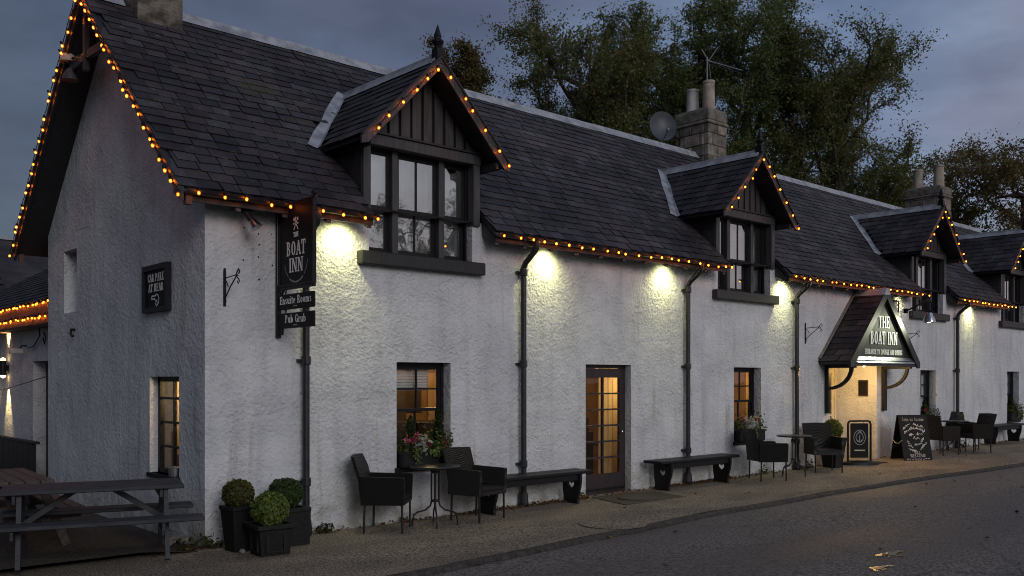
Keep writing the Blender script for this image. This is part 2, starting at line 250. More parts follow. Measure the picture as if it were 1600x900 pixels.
# ------------------------------------------------------------------ mesh builder
class MB:
    def __init__(s): s.v = []; s.f = []; s.t = []; s.tone = None
    def add(s, vs, fs, tone=None):
        o = len(s.v); s.v.extend([tuple(p) for p in vs]); s.f.extend([tuple(i + o for i in f) for f in fs])
        s.t.extend([tone or (1, 1, 1)] * len(fs)); return s
    def hexa(s, p, tone=None):
        return s.add(p, [(0, 3, 2, 1), (4, 5, 6, 7), (0, 1, 5, 4), (1, 2, 6, 5), (2, 3, 7, 6), (3, 0, 4, 7)], tone)
    def box(s, x0, x1, y0, y1, z0, z1, tone=None):
        return s.hexa([(x0, y0, z0), (x1, y0, z0), (x1, y1, z0), (x0, y1, z0), (x0, y0, z1), (x1, y0, z1), (x1, y1, z1), (x0, y1, z1)], tone)
    def cbox(s, x0, x1, y0, y1, z0, z1, c=.008, tone=None):      # box with chamfered edges
        xs, ys, zs = (x0, x1), (y0, y1), (z0, z1); V = []; idx = {}
        for i in (0, 1):
            for j in (0, 1):
                for k in (0, 1):
                    sx, sy, sz = (1 if i == 0 else -1), (1 if j == 0 else -1), (1 if k == 0 else -1)
                    for a, q in enumerate(((0, sy * c, sz * c), (sx * c, 0, sz * c), (sx * c, sy * c, 0))):
                        idx[i, j, k, a] = len(V); V.append((xs[i] + q[0], ys[j] + q[1], zs[k] + q[2]))
        F = []
        g = lambda i, j, k, a: idx[i, j, k, a]
        for i in (0, 1): F.append([g(i, 0, 0, 0), g(i, 1, 0, 0), g(i, 1, 1, 0), g(i, 0, 1, 0)])
        for j in (0, 1): F.append([g(0, j, 0, 1), g(1, j, 0, 1), g(1, j, 1, 1), g(0, j, 1, 1)])
        for k in (0, 1): F.append([g(0, 0, k, 2), g(1, 0, k, 2), g(1, 1, k, 2), g(0, 1, k, 2)])
        for i in (0, 1):
            for j in (0, 1): F.append([g(i, j, 0, 0), g(i, j, 0, 1), g(i, j, 1, 1), g(i, j, 1, 0)])
            for k in (0, 1): F.append([g(i, 0, k, 0), g(i, 0, k, 2), g(i, 1, k, 2), g(i, 1, k, 0)])
        for j in (0, 1):
            for k in (0, 1): F.append([g(0, j, k, 1), g(0, j, k, 2), g(1, j, k, 2), g(1, j, k, 1)])
        for i in (0, 1):
            for j in (0, 1):
                for k in (0, 1): F.append([g(i, j, k, 0), g(i, j, k, 1), g(i, j, k, 2)])
        cx, cy_, cz = (x0 + x1) / 2, (y0 + y1) / 2, (z0 + z1) / 2; C = Vector((cx, cy_, cz)); FF = []
        for f in F:
            P = [Vector(V[a]) for a in f]; n = (P[1] - P[0]).cross(P[2] - P[0]); m = sum(P, Vector()) / len(P) - C
            FF.append(f if n.dot(m) > 0 else f[::-1])
        return s.add(V, FF, tone)
    def bar(s, p, q, w, h, up=(0, 0, 1), tone=None):              # rectangular bar from p to q
        p, q = Vector(p), Vector(q); d = (q - p).normalized(); u = Vector(up)
        if abs(d.dot(u)) > .98: u = Vector((1, 0, 0))
        sd = d.cross(u).normalized(); u = sd.cross(d).normalized(); a, b = sd * w / 2, u * h / 2
        return s.hexa([p - a - b, p + a - b, q + a - b, q - a - b, p - a + b, p + a + b, q + a + b, q - a + b], tone)
    def tube(s, pts, r, n=8, cap=True, tone=None):
        pts = [Vector(p) for p in pts]; rr = r if isinstance(r, (list, tuple)) else [r] * len(pts); V = []; F = []
        prev = None
        for i, p in enumerate(pts):
            d = ((pts[min(i + 1, len(pts) - 1)] - p).normalized() + (p - pts[max(i - 1, 0)]).normalized())
            d = d.normalized() if d.length > 1e-6 else Vector((0, 0, 1))
            if prev is None:
                u = Vector((0, 0, 1)) if abs(d.z) < .9 else Vector((1, 0, 0)); prev = (u - d * u.dot(d)).normalized()
            else:
                q = prev - d * prev.dot(d); prev = q.normalized() if q.length > 1e-6 else prev
            b = d.cross(prev)
            for k in range(n):
                a = 2 * math.pi * k / n; V.append(p + (prev * math.cos(a) + b * math.sin(a)) * rr[i])
        for i in range(len(pts) - 1):
            for k in range(n): F.append((i * n + k, i * n + (k + 1) % n, (i + 1) * n + (k + 1) % n, (i + 1) * n + k))
        if cap: F.append(tuple(range(n))[::-1]); F.append(tuple(range((len(pts) - 1) * n, len(pts) * n)))
        return s.add(V, F, tone)
    def lathe(s, prof, c=(0, 0, 0), n=14, tone=None):
        V = []; F = []
        for r, z in prof:
            for k in range(n):
                a = 2 * math.pi * k / n; V.append((c[0] + r * math.cos(a), c[1] + r * math.sin(a), c[2] + z))
        for i in range(len(prof) - 1):
            for k in range(n): F.append((i * n + k, i * n + (k + 1) % n, (i + 1) * n + (k + 1) % n, (i + 1) * n + k))
        F.append(tuple(range(n))[::-1]); F.append(tuple(range((len(prof) - 1) * n, len(prof) * n)))
        return s.add(V, F, tone)
    def ball(s, c, r, n=10, m=6, sz=1, tone=None):
        pr = [(max(1e-4, r * math.sin(math.pi * i / m)), -r * sz * math.cos(math.pi * i / m)) for i in range(m + 1)]
        return s.lathe(pr, c, n, tone)
    def prism(s, poly, fn, d0, d1, tone=None):                    # poly of (a,b) extruded d0..d1; fn(a,b,d)->xyz
        n = len(poly); V = [fn(a, b, d0) for a, b in poly] + [fn(a, b, d1) for a, b in poly]
        F = [tuple(range(n)), tuple(range(n, 2 * n))[::-1]] + [(i, i + n, (i + 1) % n + n, (i + 1) % n) for i in range(n)]
        return s.add(V, F, tone)
    def mesh(s, name, m, smooth=False, fix=True):
        me = bpy.data.meshes.new(name); me.from_pydata(s.v, [], s.f)
        if fix:
            import bmesh
            bm = bmesh.new(); bm.from_mesh(me); bmesh.ops.recalc_face_normals(bm, faces=bm.faces); bm.to_mesh(me); bm.free()
        me.materials.append(m)
        if any(t != (1, 1, 1) for t in s.t) or m in (SLATE, STONE, LEAFD, PETAL, TERRA):
            at = me.color_attributes.new('tone', 'FLOAT_COLOR', 'CORNER')
            arr = np.ones((len(me.loops), 4), dtype=np.float32); i = 0
            for p, t in zip(me.polygons, s.t):
                arr[p.loop_start:p.loop_start + p.loop_total, :3] = t
            at.data.foreach_set('color', arr.ravel())
        if smooth:
            me.polygons.foreach_set('use_smooth', [True] * len(me.polygons))
            try: me.set_sharp_from_angle(angle=R(40))
            except Exception: pass
        return me
    def build(s, name, m, parent=None, smooth=False, loc=None, fix=True):
        return link(name, s.mesh(name, m, smooth, fix), parent, loc)
def link(name, me, parent=None, loc=None):
    o = bpy.data.objects.new(name, me); col.objects.link(o)
    if parent is not None: o.parent = parent
    if loc is not None: o.location = loc
    return o
def tag(o, label=None, cat=None, group=None, kind=None):
    if label: o['label'] = label
    if cat: o['category'] = cat
    if group: o['group'] = group
    if kind: o['kind'] = kind
    return o
def thing(name, label, cat, loc=(0, 0, 0), rz=0, group=None):
    o = bpy.data.objects.new(name, None); col.objects.link(o); o.location = loc; o.rotation_euler = (0, 0, rz); o.empty_display_size = .2
    return tag(o, label, cat, group)
def node(name, parent, loc=(0, 0, 0)):
    o = bpy.data.objects.new(name, None); col.objects.link(o); o.parent = parent; o.location = loc; o.empty_display_size = .1; return o
def dup(root, loc, rz, label):
    r = root.copy(); col.objects.link(r); r.location = loc; r.rotation_euler = (0, 0, rz); r['label'] = label
    for ch in list(root.children):
        c = ch.copy(); col.objects.link(c); c.parent = r
        for g in list(ch.children):
            d = g.copy(); col.objects.link(d); d.parent = c
    return r
def lamp(name, kind, parent, loc, energy, color, size=.03, aim=None, cone=90, blend=.3):
    d = bpy.data.lights.new(name, kind); d.energy = energy; d.color = color; d.shadow_soft_size = size
    if kind == 'SPOT': d.spot_size = R(cone); d.spot_blend = blend
    o = bpy.data.objects.new(name, d); col.objects.link(o); o.location = loc
    if parent is not None: o.parent = parent
    if aim is not None: o.rotation_euler = Vector(aim).to_track_quat('-Z', 'Y').to_euler()
    return o
def zg(x): return .0065 * max(0.0, x - 1.0)
def tn(lo=.75, hi=1.25, tint=.05):
    g = random.uniform(lo, hi); return (g * random.uniform(1 - tint, 1 + tint), g, g * random.uniform(1 - tint, 1 + tint))

# ------------------------------------------------------------------ the setting: ground, road, pavement
def kerb_y(x):
    P = [(-30, -4.2), (-6, -2.9), (.9, -2.54), (2.9, -2.42), (6, -2.22), (11, -2.25), (15.3, -2.55), (24, -2.9), (70, -4.5)]
    for (a, b), (c, d) in zip(P, P[1:]):
        if x <= c: t = (x - a) / (c - a); return b + (d - b) * t
    return P[-1][1]
g = MB(); g.add([(-400, -400, -.35), (400, -400, -.35), (400, 400, -.35), (-400, 400, -.35)], [(0, 1, 2, 3)])
tag(g.build('ground', GRASS), 'rough grassy ground reaching away beyond the houses', None, None, 'structure')
xs = list(np.arange(-30, 70.01, .5))
def strip(name, m, label, f0, f1, n, zf):
    b = MB(); V = []; F = []
    for x in xs:
        for j in range(n + 1):
            t = j / n; y = f0(x) + (f1(x) - f0(x)) * t
            V.append((x, y, zf(x, y)))
    for i in range(len(xs) - 1):
        for j in range(n):
            a = i * (n + 1) + j; F.append((a, a + n + 1, a + n + 2, a + 1))
    b.add(V, F); o = b.build(name, m, smooth=True); tag(o, label, None, None, 'structure'); return o
def wob(x, y, s): return mnoise.noise(Vector((x * .6, y * .9, 3.1))) * s
strip('pavement', PAVE, 'gritty brown tarmac pavement along the foot of the white inn', lambda x: kerb_y(x) + .06, lambda x: .02, 14, lambda x, y: zg(x) + wob(x, y, .012) * min(1, -y * 2 + .05))
strip('road', ROAD, 'dark worn tarmac road in front of the kerb', lambda x: -24, lambda x: kerb_y(x) - .04, 60, lambda x, y: zg(x) - .050 + wob(x, y, .012) - .004 * (kerb_y(x) - y))
strip('far_verge', GRASS, 'dark grass verge on the other side of the road', lambda x: -60, lambda x: -24, 4, lambda x, y: zg(x) - .12)
b = MB(); V = []; F = []; prof = [(-.045, -.10), (-.04, -.035), (-.02, -.008), (.03, .006), (.07, -.006)]
kx = [x for x in np.arange(-12, 45, .25)]
for x in kx:
    j = mnoise.noise(Vector((x * 2.1, 0, 0))) * .012
    for dy, dz in prof: V.append((x, kerb_y(x) + dy + j, zg(x) + dz + j * .6))
n = len(prof)
for i in range(len(kx) - 1):
    for k in range(n - 1): a = i * n + k; F.append((a, a + n, a + n + 1, a + 1))
b.add(V, F); tag(b.build('kerb', KERB), 'low dark worn kerb between pavement and road', None, None, 'structure')
# side yard left of the gable
b = MB(); V = []; F = []; yx = np.arange(-14, .26, .25); yy = np.arange(-.2, 26.1, .4)
for x in yx:
    for y in yy: V.append((x, y, .006 + .06 * min(1, max(0, (-x - .15) / .6)) + wob(x * 3, y * 3, .012) if x < 0 else -.02))
for i in range(len(yx) - 1):
    for j in range(len(yy) - 1): a = i * len(yy) + j; F.append((a, a + len(yy), a + len(yy) + 1, a + 1))
b.add(V, F); tag(b.build('side_yard', YARD, smooth=True), 'dark gravel side yard under the picnic tables', None, None, 'structure')

# ------------------------------------------------------------------ THE INN
XE = 27.6; DEP = 5.7; EAVE_Y, EAVE_Z, SL = -.30, 3.78, .943; RY = 2.85; RZ = EAVE_Z + SL * (RY - EAVE_Y)
DX = [2.9, 10.1, 17.6, 22.85]                               # dormers, with a window under each
def roof_z(y): return EAVE_Z + SL * ((y if y <= RY else 2 * RY - y) - EAVE_Y)
inn = thing('inn', 'long white roughcast inn with slate roof, dormers and festoon lights', 'inn')

WIN = [(2.49, 3.35), (9.76, 10.62), (17.2, 18.02), (22.45, 23.3)]
HOLES = [(a, c, .69, 2.02) for a, c in WIN] + [(5.93, 6.97, .0, 2.03), (13.1, 15.08, .0, 2.25)]
DH = [(x - .82, x + .82, 3.34, 3.92) for x in DX]
def wall_grid(mp, a0, a1, b0, b1, holes, step, depth, lim=None, amp=.012):
    """rough wall face with openings and their reveals; mp(a,b,d) -> xyz, d = into the wall"""
    A = sorted({round(q, 4) for h in holes for q in h[:2]} | {a0, a1}); B = sorted({round(q, 4) for h in holes for q in h[2:4]} | {b0, b1})
    def fill(L):
        o = [L[0]]
        for p, q in zip(L, L[1:]):
            k = max(1, int(math.ceil((q - p) / step)))
            o += [p + (q - p) * i / k for i in range(1, k + 1)]
        return o
    A = [a for a in fill(A) if a0 <= a <= a1]; B = [q for q in fill(B) if b0 <= q <= b1]
    mbx = MB(); idx = {}
    def disp(a, q):
        e = min(1, min(a - a0, a1 - a) * 4)
        for h in holes:
            if h[0] - .01 <= a <= h[1] + .01 and h[2] - .01 <= q <= h[3] + .01: e = 0
        return -amp * e * (mnoise.noise(Vector((a * 1.3, q * 1.3, 1.7))) + .4 * mnoise.noise(Vector((a * 4, q * 4, 5))))
    def vid(a, q):
        k = (round(a, 4), round(q, 4))
        if k not in idx: idx[k] = len(mbx.v); mbx.v.append(tuple(mp(a, q, disp(a, q))))
        return idx[k]
    for p, q in zip(A, A[1:]):
        for r_, s_ in zip(B, B[1:]):
            ca, cb = (p + q) / 2, (r_ + s_) / 2
            if any(h[0] < ca < h[1] and h[2] < cb < h[3] for h in holes): continue
            if lim and not lim(ca, cb): continue
            mbx.f.append((vid(p, r_), vid(q, r_), vid(q, s_), vid(p, s_))); mbx.t.append((1, 1, 1))
    for h in holes:
        x0, x1, z0, z1 = h[:4]; d = h[4] if len(h) > 4 else depth
        c = [(x0, z0), (x1, z0), (x1, z1), (x0, z1)]
        for i in range(4):
            (p0, q0), (p1, q1) = c[i], c[(i + 1) % 4]
            mbx.add([mp(p0, q0, 0), mp(p1, q1, 0), mp(p1, q1, d), mp(p0, q0, d)], [(0, 1, 2, 3)])
    return mbx
HOL = [(h[0], h[1], h[2], h[3], .24) for h in HOLES[:5]] + [(*HOLES[5], .95)] + [(*h, .26) for h in DH]
front = wall_grid(lambda a, q, d: (a, d, q), 0, XE, -.15, 3.92, HOL, .22, .24)
wall = front.build('front_wall', HARL, inn, smooth=True, fix=False)
GH = [(.69, 1.57, .69, 1.835, .16), (4.32, 4.91, 2.77, 3.67, .30)]
gw = wall_grid(lambda a, q, d: (d, a, q), 0, DEP, -.15, 3.92, GH, .22, .3)
for k in range(40):                                          # the triangle of the gable
    z0, z1 = 3.92 + k * .07, 3.92 + (k + 1) * .07
    l0, l1 = max(0, (z0 - EAVE_Z) / SL + EAVE_Y), (z1 - EAVE_Z) / SL + EAVE_Y
    l1 = max(0, l1)
    if l1 > RY: break
    gw.add([(0, l0, z0), (0, 2 * RY - l0, z0), (0, 2 * RY - l1, z1), (0, l1, z1)], [(0, 1, 2, 3)])
gw.build('gable_wall', HARL, inn, smooth=True, fix=False)
bk = MB(); bk.add([(0, DEP, -.15), (XE, DEP, -.15), (XE, DEP, 3.95), (0, DEP, 3.95)], [(0, 1, 2, 3)])
bk.add([(XE, 0, -.15), (XE, DEP, -.15), (XE, DEP, 3.95), (XE, RY, RZ), (XE, 0, 3.95)], [(0, 1, 2, 3, 4)]); bk.build('rear_wall', HARL, inn)

# roof deck in sections cut round the dormers
TH = .07
rd = MB(); cuts = [(-.36, DX[0] - .95)] + [(DX[i] + .95, DX[i + 1] - .95) for i in range(3)] + [(DX[3] + .95, XE + .3)]
def slope_slab(mb, x0, x1, y0, y1, side=1, off=0):
    f = lambda y: (y if side > 0 else 2 * RY - y)
    z = lambda y: EAVE_Z + SL * (y - EAVE_Y)
    mb.hexa([(x0, f(y0), z(y0) - TH - off), (x1, f(y0), z(y0) - TH - off), (x1, f(y1), z(y1) - TH - off), (x0, f(y1), z(y1) - TH - off),
             (x0, f(y0), z(y0) - off), (x1, f(y0), z(y0) - off), (x1, f(y1), z(y1) - off), (x0, f(y1), z(y1) - off)])
for x0, x1 in cuts: slope_slab(rd, x0, x1, EAVE_Y, RY)
for x in DX: slope_slab(rd, x - .95, x + .95, 1.0, RY)
slope_slab(rd, -.36, XE + .3, EAVE_Y, RY, -1)
roof = rd.build('roof', TIMBER, inn)
# slates: each one a tilted thin stone
def slate_mesh(i, w=.3, h=.36):
    b = MB(); rr = random.Random(i)
    j = lambda a=.006: rr.uniform(-a, a)
    t0, t1 = .014, .034
    L = [(-w / 2 + .005, j(), t0), (w / 2 - .005, j(), t0 + j(.003)), (w / 2 - .005, h, 0), (-w / 2 + .005, h, 0)]
    U = [(-w / 2 + .005, L[0][1], t1 + j(.004)), (w / 2 - .005, L[1][1], t1 + j(.004)), (w / 2 - .005, h, .01), (-w / 2 + .005, h, .01)]
    ch = rr.random() < .35
    if ch: L[1] = (w / 2 - .02, L[1][1] + .012, t0); U[1] = (w / 2 - .02, U[1][1] + .012, t1)
    g_ = rr.choice((.6, .75, .85, .95, 1.0, 1.1, 1.25, 1.4)); k = rr.random(); hue = (1.0, 1.0, 1.0) if k < .6 else ((1.1, .98, .96) if k < .85 else (.95, 1.02, 1.06))
    b.hexa(L + U, tuple(g_ * q for q in hue))
    for f in (2, 3, 5): b.t[f] = (.30, .29, .28)                # tail and side faces darkened to paint in the shadow lines between slates
    return b
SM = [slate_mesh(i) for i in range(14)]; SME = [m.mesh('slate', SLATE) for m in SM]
pa = math.atan(SL); cs, sn = math.cos(pa), math.sin(pa)
FR = Matrix(((1, 0, 0), (0, cs, -sn), (0, sn, cs)))           # front slope: x, up-slope, normal
BKM = Matrix(((-1, 0, 0), (0, -cs, sn), (0, sn, cs)))
CAMP = Vector((-4.17, -9.56, 1.8)); CF = Vector((math.cos(R(48)), math.sin(R(48)), 0)); CR = Vector((math.sin(R(48)), -math.cos(R(48)), 0))
ROWE = .17; NR = int((RY - EAVE_Y) / cs / ROWE) + 1
spots = []; back = []
rnd = random.Random(3)
for r in range(NR):
    s = r * ROWE - .03
    x = -.40 - rnd.uniform(0, .28)
    while x < XE + .3:
        w = rnd.uniform(.20, .31); xc = x + w / 2; x += w
        if xc - w / 2 < -.5: continue
        y = EAVE_Y + s * cs; z = EAVE_Z + s * sn
        y += 0; sag = .012 * mnoise.noise(Vector((xc * .7, s * 1.1, 0)))
        P = Vector((xc, y, z)) + Vector((0, -sn, cs)) * (sag + .001); rot = rnd.gauss(0, .02)
        if xc < -.28: xc = P.x = max(xc, -.30)
        hd = min(1.0, (RY - y) / cs / .36) if y + .36 * cs > RY else 1.0
        if hd < .15: continue
        back.append((Vector((xc, 2 * RY - y, z)), w / .3, hd, rot))
        if any(abs(xc - d) < .95 + (w / 2 - .04) and y < .95 for d in DX):
            if any(abs(xc - d) < .95 and y < .95 for d in DX): continue
            for d in DX:
                if abs(abs(xc - d) - .95) < w / 2 and y < .95:
                    sg = 1 if xc > d else -1; e0 = d + sg * .955; e1 = xc + sg * w / 2; w = abs(e1 - e0); xc = P.x = (e0 + e1) / 2
            if w < .05: continue
        if any(abs(xc - d) < .9 and y < d2 for d, d2 in [(q, 1.1) for q in DX]): continue
        if .15 < xc < .82 and 2.45 < y: continue
        if 12.4 < xc < 13.2 and 2.5 < y: continue
        spots.append((P, w / .3, hd, rot))
# dormer slopes
DAZ, DHW, DFZ, DFY = 5.83, 1.13, 4.69, -.34
dp = math.atan((DAZ - DFZ) / DHW); dc, ds = math.cos(dp), math.sin(dp)
LM = Matrix(((0, dc, -ds), (-1, 0, 0), (0, ds, dc)))          # left slope: local x -> -Y, up-slope -> +X, normal -> -X
RM = Matrix(((0, -dc, ds), (1, 0, 0), (0, ds, dc)))
def dormer_spots(xc, side):
    out_ = []; rr = random.Random(int(xc * 10) + side)
    for r in range(int(DHW / dc / .17) + 1):
        s = r * .17 - .03; y = DFY - .02
        y -= rr.uniform(0, .2)
        while y < 2.2:
            w = rr.uniform(.20, .30); yc = y + w / 2; y += w
            e0 = max(yc - w / 2, DFY - .02); w2 = yc + w / 2 - e0; yc2 = e0 + w2 / 2
            if w2 < .06: continue
            X = xc + side * (DHW - s * dc); z = DFZ + s * ds
            if z < roof_z(yc2) - .02: continue
            hd = min(1, (DHW / dc - s) / .36)
            if hd < .12: continue
            out_.append((Vector((X, yc2, z)), w2 / .3, hd, rr.gauss(0, .01)))
    return out_
dsp = {(i, s): dormer_spots(x, s) for i, x in enumerate(DX) for s in (-1, 1)}
def visible_rank(P):
    d = P - CAMP; w = d.dot(CF); u = 800 + 1440 * d.dot(CR) / w; v = 593 - 1440 * d.z / w
    return d.length + (100 if (u < 0 or u > 1600 or v < 0) else 0)
spots.sort(key=lambda q: visible_rank(q[0]))
NSING = 230
def slate_obj(P, sx, hd, rot, M3, parent, i):
    o = link('slate', SME[i % 14], parent)
    M = M3 @ Matrix.Rotation(rot, 3, 'Z') @ Matrix.Diagonal((sx, hd, 1.0)).to_3x3()
    o.matrix_local = Matrix.Translation(P) @ M.to_4x4(); return o
def slate_mass(L, M3s, name, parent):
    V = []; F = []; T = []
    for n_, ((P, sx, hd, rot), M3) in enumerate(zip(L, M3s)):
        src = SM[(n_ * 5 + int(P.x * 3)) % 14]; M = M3 @ Matrix.Rotation(rot, 3, 'Z') @ Matrix.Diagonal((sx, hd, 1.0)).to_3x3(); o0 = len(V)
        V += [tuple(P + M @ Vector(v)) for v in src.v]; F += [tuple(q + o0 for q in f) for f in src.f]; T += src.t
    b = MB(); b.v, b.f, b.t = V, F, T
    o = b.build(name, SLATE, parent, fix=False); o['kind'] = 'stuff'; return o
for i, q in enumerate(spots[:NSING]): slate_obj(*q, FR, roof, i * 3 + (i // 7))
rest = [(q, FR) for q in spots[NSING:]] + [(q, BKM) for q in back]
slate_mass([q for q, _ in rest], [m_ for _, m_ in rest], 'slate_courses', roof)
# lead ridge in lengths
for a, c in ((-.38, .12), (.83, 12.42), (13.22, 24.1), (25.0, XE + .3)):
    k = max(1, round((c - a) / 1.7))
    for i in range(k):
        x0, x1 = a + (c - a) * i / k, a + (c - a) * (i + 1) / k
        b = MB(); P = [(-.15, -.125), (-.06, -.02), (-.035, .035), (.035, .035), (.06, -.02), (.15, -.125)]
        V = [(x0 - .02, RY + p, RZ + q + .035) for p, q in P] + [(x1 - .005, RY + p, RZ + q + .028) for p, q in P]
        b.add(V, [(j, j + 1, j + 7, j + 6) for j in range(5)] + [(5, 4, 3, 2, 1, 0), (6, 7, 8, 9, 10, 11)])
        b.build('ridge_capping', LEAD, roof)
# gutters, rafter ends, downpipes
gut_s = [(-.36, 1.97), (3.86, 9.14), (11.06, 16.64), (18.56, 21.88), (23.82, XE + .2)]
for x0, x1 in gut_s:
    b = MB(); n = 7; V = []; F = []
    for x in (x0, x1):
        for k in range(n): a = math.pi * k / (n - 1); V.append((x, EAVE_Y - .055 - .055 * math.cos(a), EAVE_Z - .03 - .055 * math.sin(a)))
        for k in range(n): a = math.pi * (n - 1 - k) / (n - 1); V.append((x, EAVE_Y - .055 - .045 * math.cos(a), EAVE_Z - .03 - .045 * math.sin(a)))
    m = 2 * n
    F = [(k, (k + 1) % m, (k + 1) % m + m, k + m) for k in range(m)] + [tuple(range(m)), tuple(range(m, 2 * m))[::-1]]
    b.add(V, F); b.build('gutter', IRON, inn)
    b = MB(); b.box(x0 + .02, x1 - .02, EAVE_Y + .01, EAVE_Y + .04, EAVE_Z - .14, EAVE_Z - .035); b.build('fascia', TIMBER, inn)
    k = int((x1 - x0) / .52)
    for i in range(k + 1):
        x = x0 + .06 + (x1 - x0 - .12) * i / k
        b = MB(); b.hexa([(x - .03, -.27, 3.60), (x + .03, -.27, 3.60), (x + .03, .02, 3.76), (x - .03, .02, 3.76), (x - .03, -.27, 3.68), (x + .03, -.27, 3.68), (x + .03, .02, 3.98), (x - .03, .02, 3.98)])
        b.build('rafter_end', TIMB2, inn)
for x in (1.17, 4.58, 8.32, 11.71, 19.05):
    b = MB(); pts = [(x, -.355, 3.74), (x, -.355, 3.64), (x, -.33, 3.58), (x, -.13, 3.43), (x, -.085, 3.36), (x, -.085, 3.25), (x, -.085, .18 + zg(x))]
    b.tube(pts, .041, 10); p = b.build('downpipe', IRON, inn, smooth=True)
    for z in (3.3, 2.02, .62):
        b = MB(); b.lathe([(.05, -.05), (.056, -.04), (.056, .04), (.05, .05)], (x, -.085, z), 12); b.box(x - .08, x + .08, -.06, .0, z - .015, z + .015); b.build('collar', IRON, p)
    b = MB(); b.lathe([(.06, 0), (.072, .05), (.06, .17), (.05, .2)], (x, -.085, zg(x)), 12); b.build('pipe_shoe', IRON, p)

# gable verge: bargeboards, king post, brace
for s, nm in ((1, 'front'), (-1, 'rear')):
    f = lambda y: y if s > 0 else 2 * RY - y
    b = MB(); y0, y1 = EAVE_Y - .03, RY
    z0, z1 = roof_z(EAVE_Y) + SL * -.03, RZ
    for xa, xb, h0, h1 in ((-.40, -.365, .02, -.13), (-.425, -.402, .03, -.03)):
        b.hexa([(xa, f(y0), z0 + h1), (xb, f(y0), z0 + h1), (xb, f(y1), z1 + h1), (xa, f(y1), z1 + h1), (xa, f(y0), z0 + h0), (xb, f(y0), z0 + h0), (xb, f(y1), z1 + h0), (xa, f(y1), z1 + h0)])
    b.build('bargeboard', TIMBER, inn)
b = MB(); b.box(-.36, -.30, RY - .04, RY + .04, 5.75, RZ - .1); b.build('king_post', TIMBER, inn)
b = MB(); b.bar((-.32, RY - .75, RZ - .85), (-.32, RY, 5.95), .06, .1); b.bar((-.32, RY + .75, RZ - .85), (-.32, RY, 5.95), .06, .1); b.build('collar_brace', TIMBER, inn)
b = MB(); b.box(-.34, -.28, -.33, -.25, 3.60, 3.72); b.build('eave_bracket', FASC, inn)
b = MB(); b.box(-.34, -.28, 2 * RY + .25, 2 * RY + .33, 3.60, 3.72); b.build('eave_bracket', FASC, inn)

# chimneys: coursed stone round a mortar core
def chimney(x0, x1, y0, y1, zb, zt, cope, pots, smooth_render=False):
    c = MB(); c.box(x0 + .02, x1 - .02, y0 + .02, y1 - .02, zb, zt - .02); ch = c.build('chimney', MORTAR if not smooth_render else RSTONE, inn)
    z = zb; k = 0; rr = random.Random(int(x0 * 7))
    while z < zt - cope - .05 and not smooth_render:
        h = min(rr.uniform(.24, .34), zt - cope - z)
        for face in range(2):
            a0, a1 = ((x0, x1) if face == 0 else (y0, y1)); L = a1 - a0; n_ = max(1, round(L / .42)); off = (.2 if k % 2 else 0)
            ed = [a0] + [a0 + L * (i + .5 * (k % 2)) / n_ for i in range(1 if k % 2 == 0 else 0, n_) if .08 < (i + .5 * (k % 2)) / n_ < .92] + [a1]
            for p, q in zip(ed, ed[1:]):
                for far in (0, 1):
                    b = MB(); t = tn(.6, 1.25, .06); e = rr.uniform(-.008, .012)
                    if face == 0:
                        Y = y0 if far == 0 else y1 - .12; b.cbox(p + .006, q - .006, Y - e, Y + .12 + e, z + .006, z + h - .006, .014, t)
                    else:
                        X = x0 if far == 0 else x1 - .12; b.cbox(X - e - .003, X + .12 + e + .003, p + .13 if p == a0 else p + .006, q - .13 if q == a1 else q - .006, z + .006, z + h - .006, .014, t)
                    b.build('stone', STONE, ch)
        z += h; k += 1
    if cope:
        for i, (e, za, zb_) in enumerate(((.035, zt - cope, zt - cope + .07), (.015, zt - cope + .07, zt - .05), (-.03, zt - .05, zt))):
            b = MB(); b.cbox(x0 - e, x1 + e, y0 - e, y1 + e, za + .003 * i, zb_, .02, tn(.65, .95)); b.build('coping_stone', STONE, ch)
    for px, py, r, h, m in pots:
        b = MB(); b.lathe([(r * 1.12, 0), (r * 1.05, .06), (r * .92, h * .9), (r * 1.02, h * .92), (r * 1.04, h), (r * .82, h), (r * .8, h - .15)], (px, py, zt), 16); b.build('chimney_pot', m, ch, smooth=True)
chimney(.17, .80, 2.47, 3.25, 5.9, 8.2, .25, [], True)
chimney(12.47, 13.16, 2.52, 3.42, 6.2, 7.78, .36, [(12.82, 3.2, .135, .56, POTW), (12.82, 2.76, .135, .66, POT)])
chimney(24.15, 24.95, 2.5, 3.6, 6.2, 7.72, .34, [(24.55, 3.36, .15, .62, POT), (24.55, 2.72, .15, .66, POT)])

# windows and doors ---------------------------------------------------------------
def frame_rect(mb, x0, x1, z0, z1, y0, y1, t):
    mb.box(x0, x1, y0, y1, z1 - t, z1); mb.box(x0, x1, y0, y1, z0, z0 + t); mb.box(x0, x0 + t, y0, y1, z0 + t, z1 - t); mb.box(x1 - t, x1, y0, y1, z0 + t, z1 - t)
def room(x0, x1, z0, z1, y0, y1, parent, m=ROOMW):
    b = MB()
    b.add([(x0, y1, z0), (x1, y1, z0), (x1, y1, z1), (x0, y1, z1)], [(0, 1, 2, 3)]); b.add([(x0, y0, z0), (x0, y1, z0), (x0, y1, z1), (x0, y0, z1)], [(0, 1, 2, 3)])
    b.add([(x1, y0, z0), (x1, y1, z0), (x1, y1, z1), (x1, y0, z1)], [(0, 1, 2, 3)]); b.add([(x0, y0, z0), (x1, y0, z0), (x1, y1, z0), (x0, y1, z0)], [(0, 1, 2, 3)])
    b.add([(x0, y0, z1), (x1, y0, z1), (x1, y1, z1), (x0, y1, z1)], [(0, 1, 2, 3)])
    return b.build('interior_wall', m, parent)
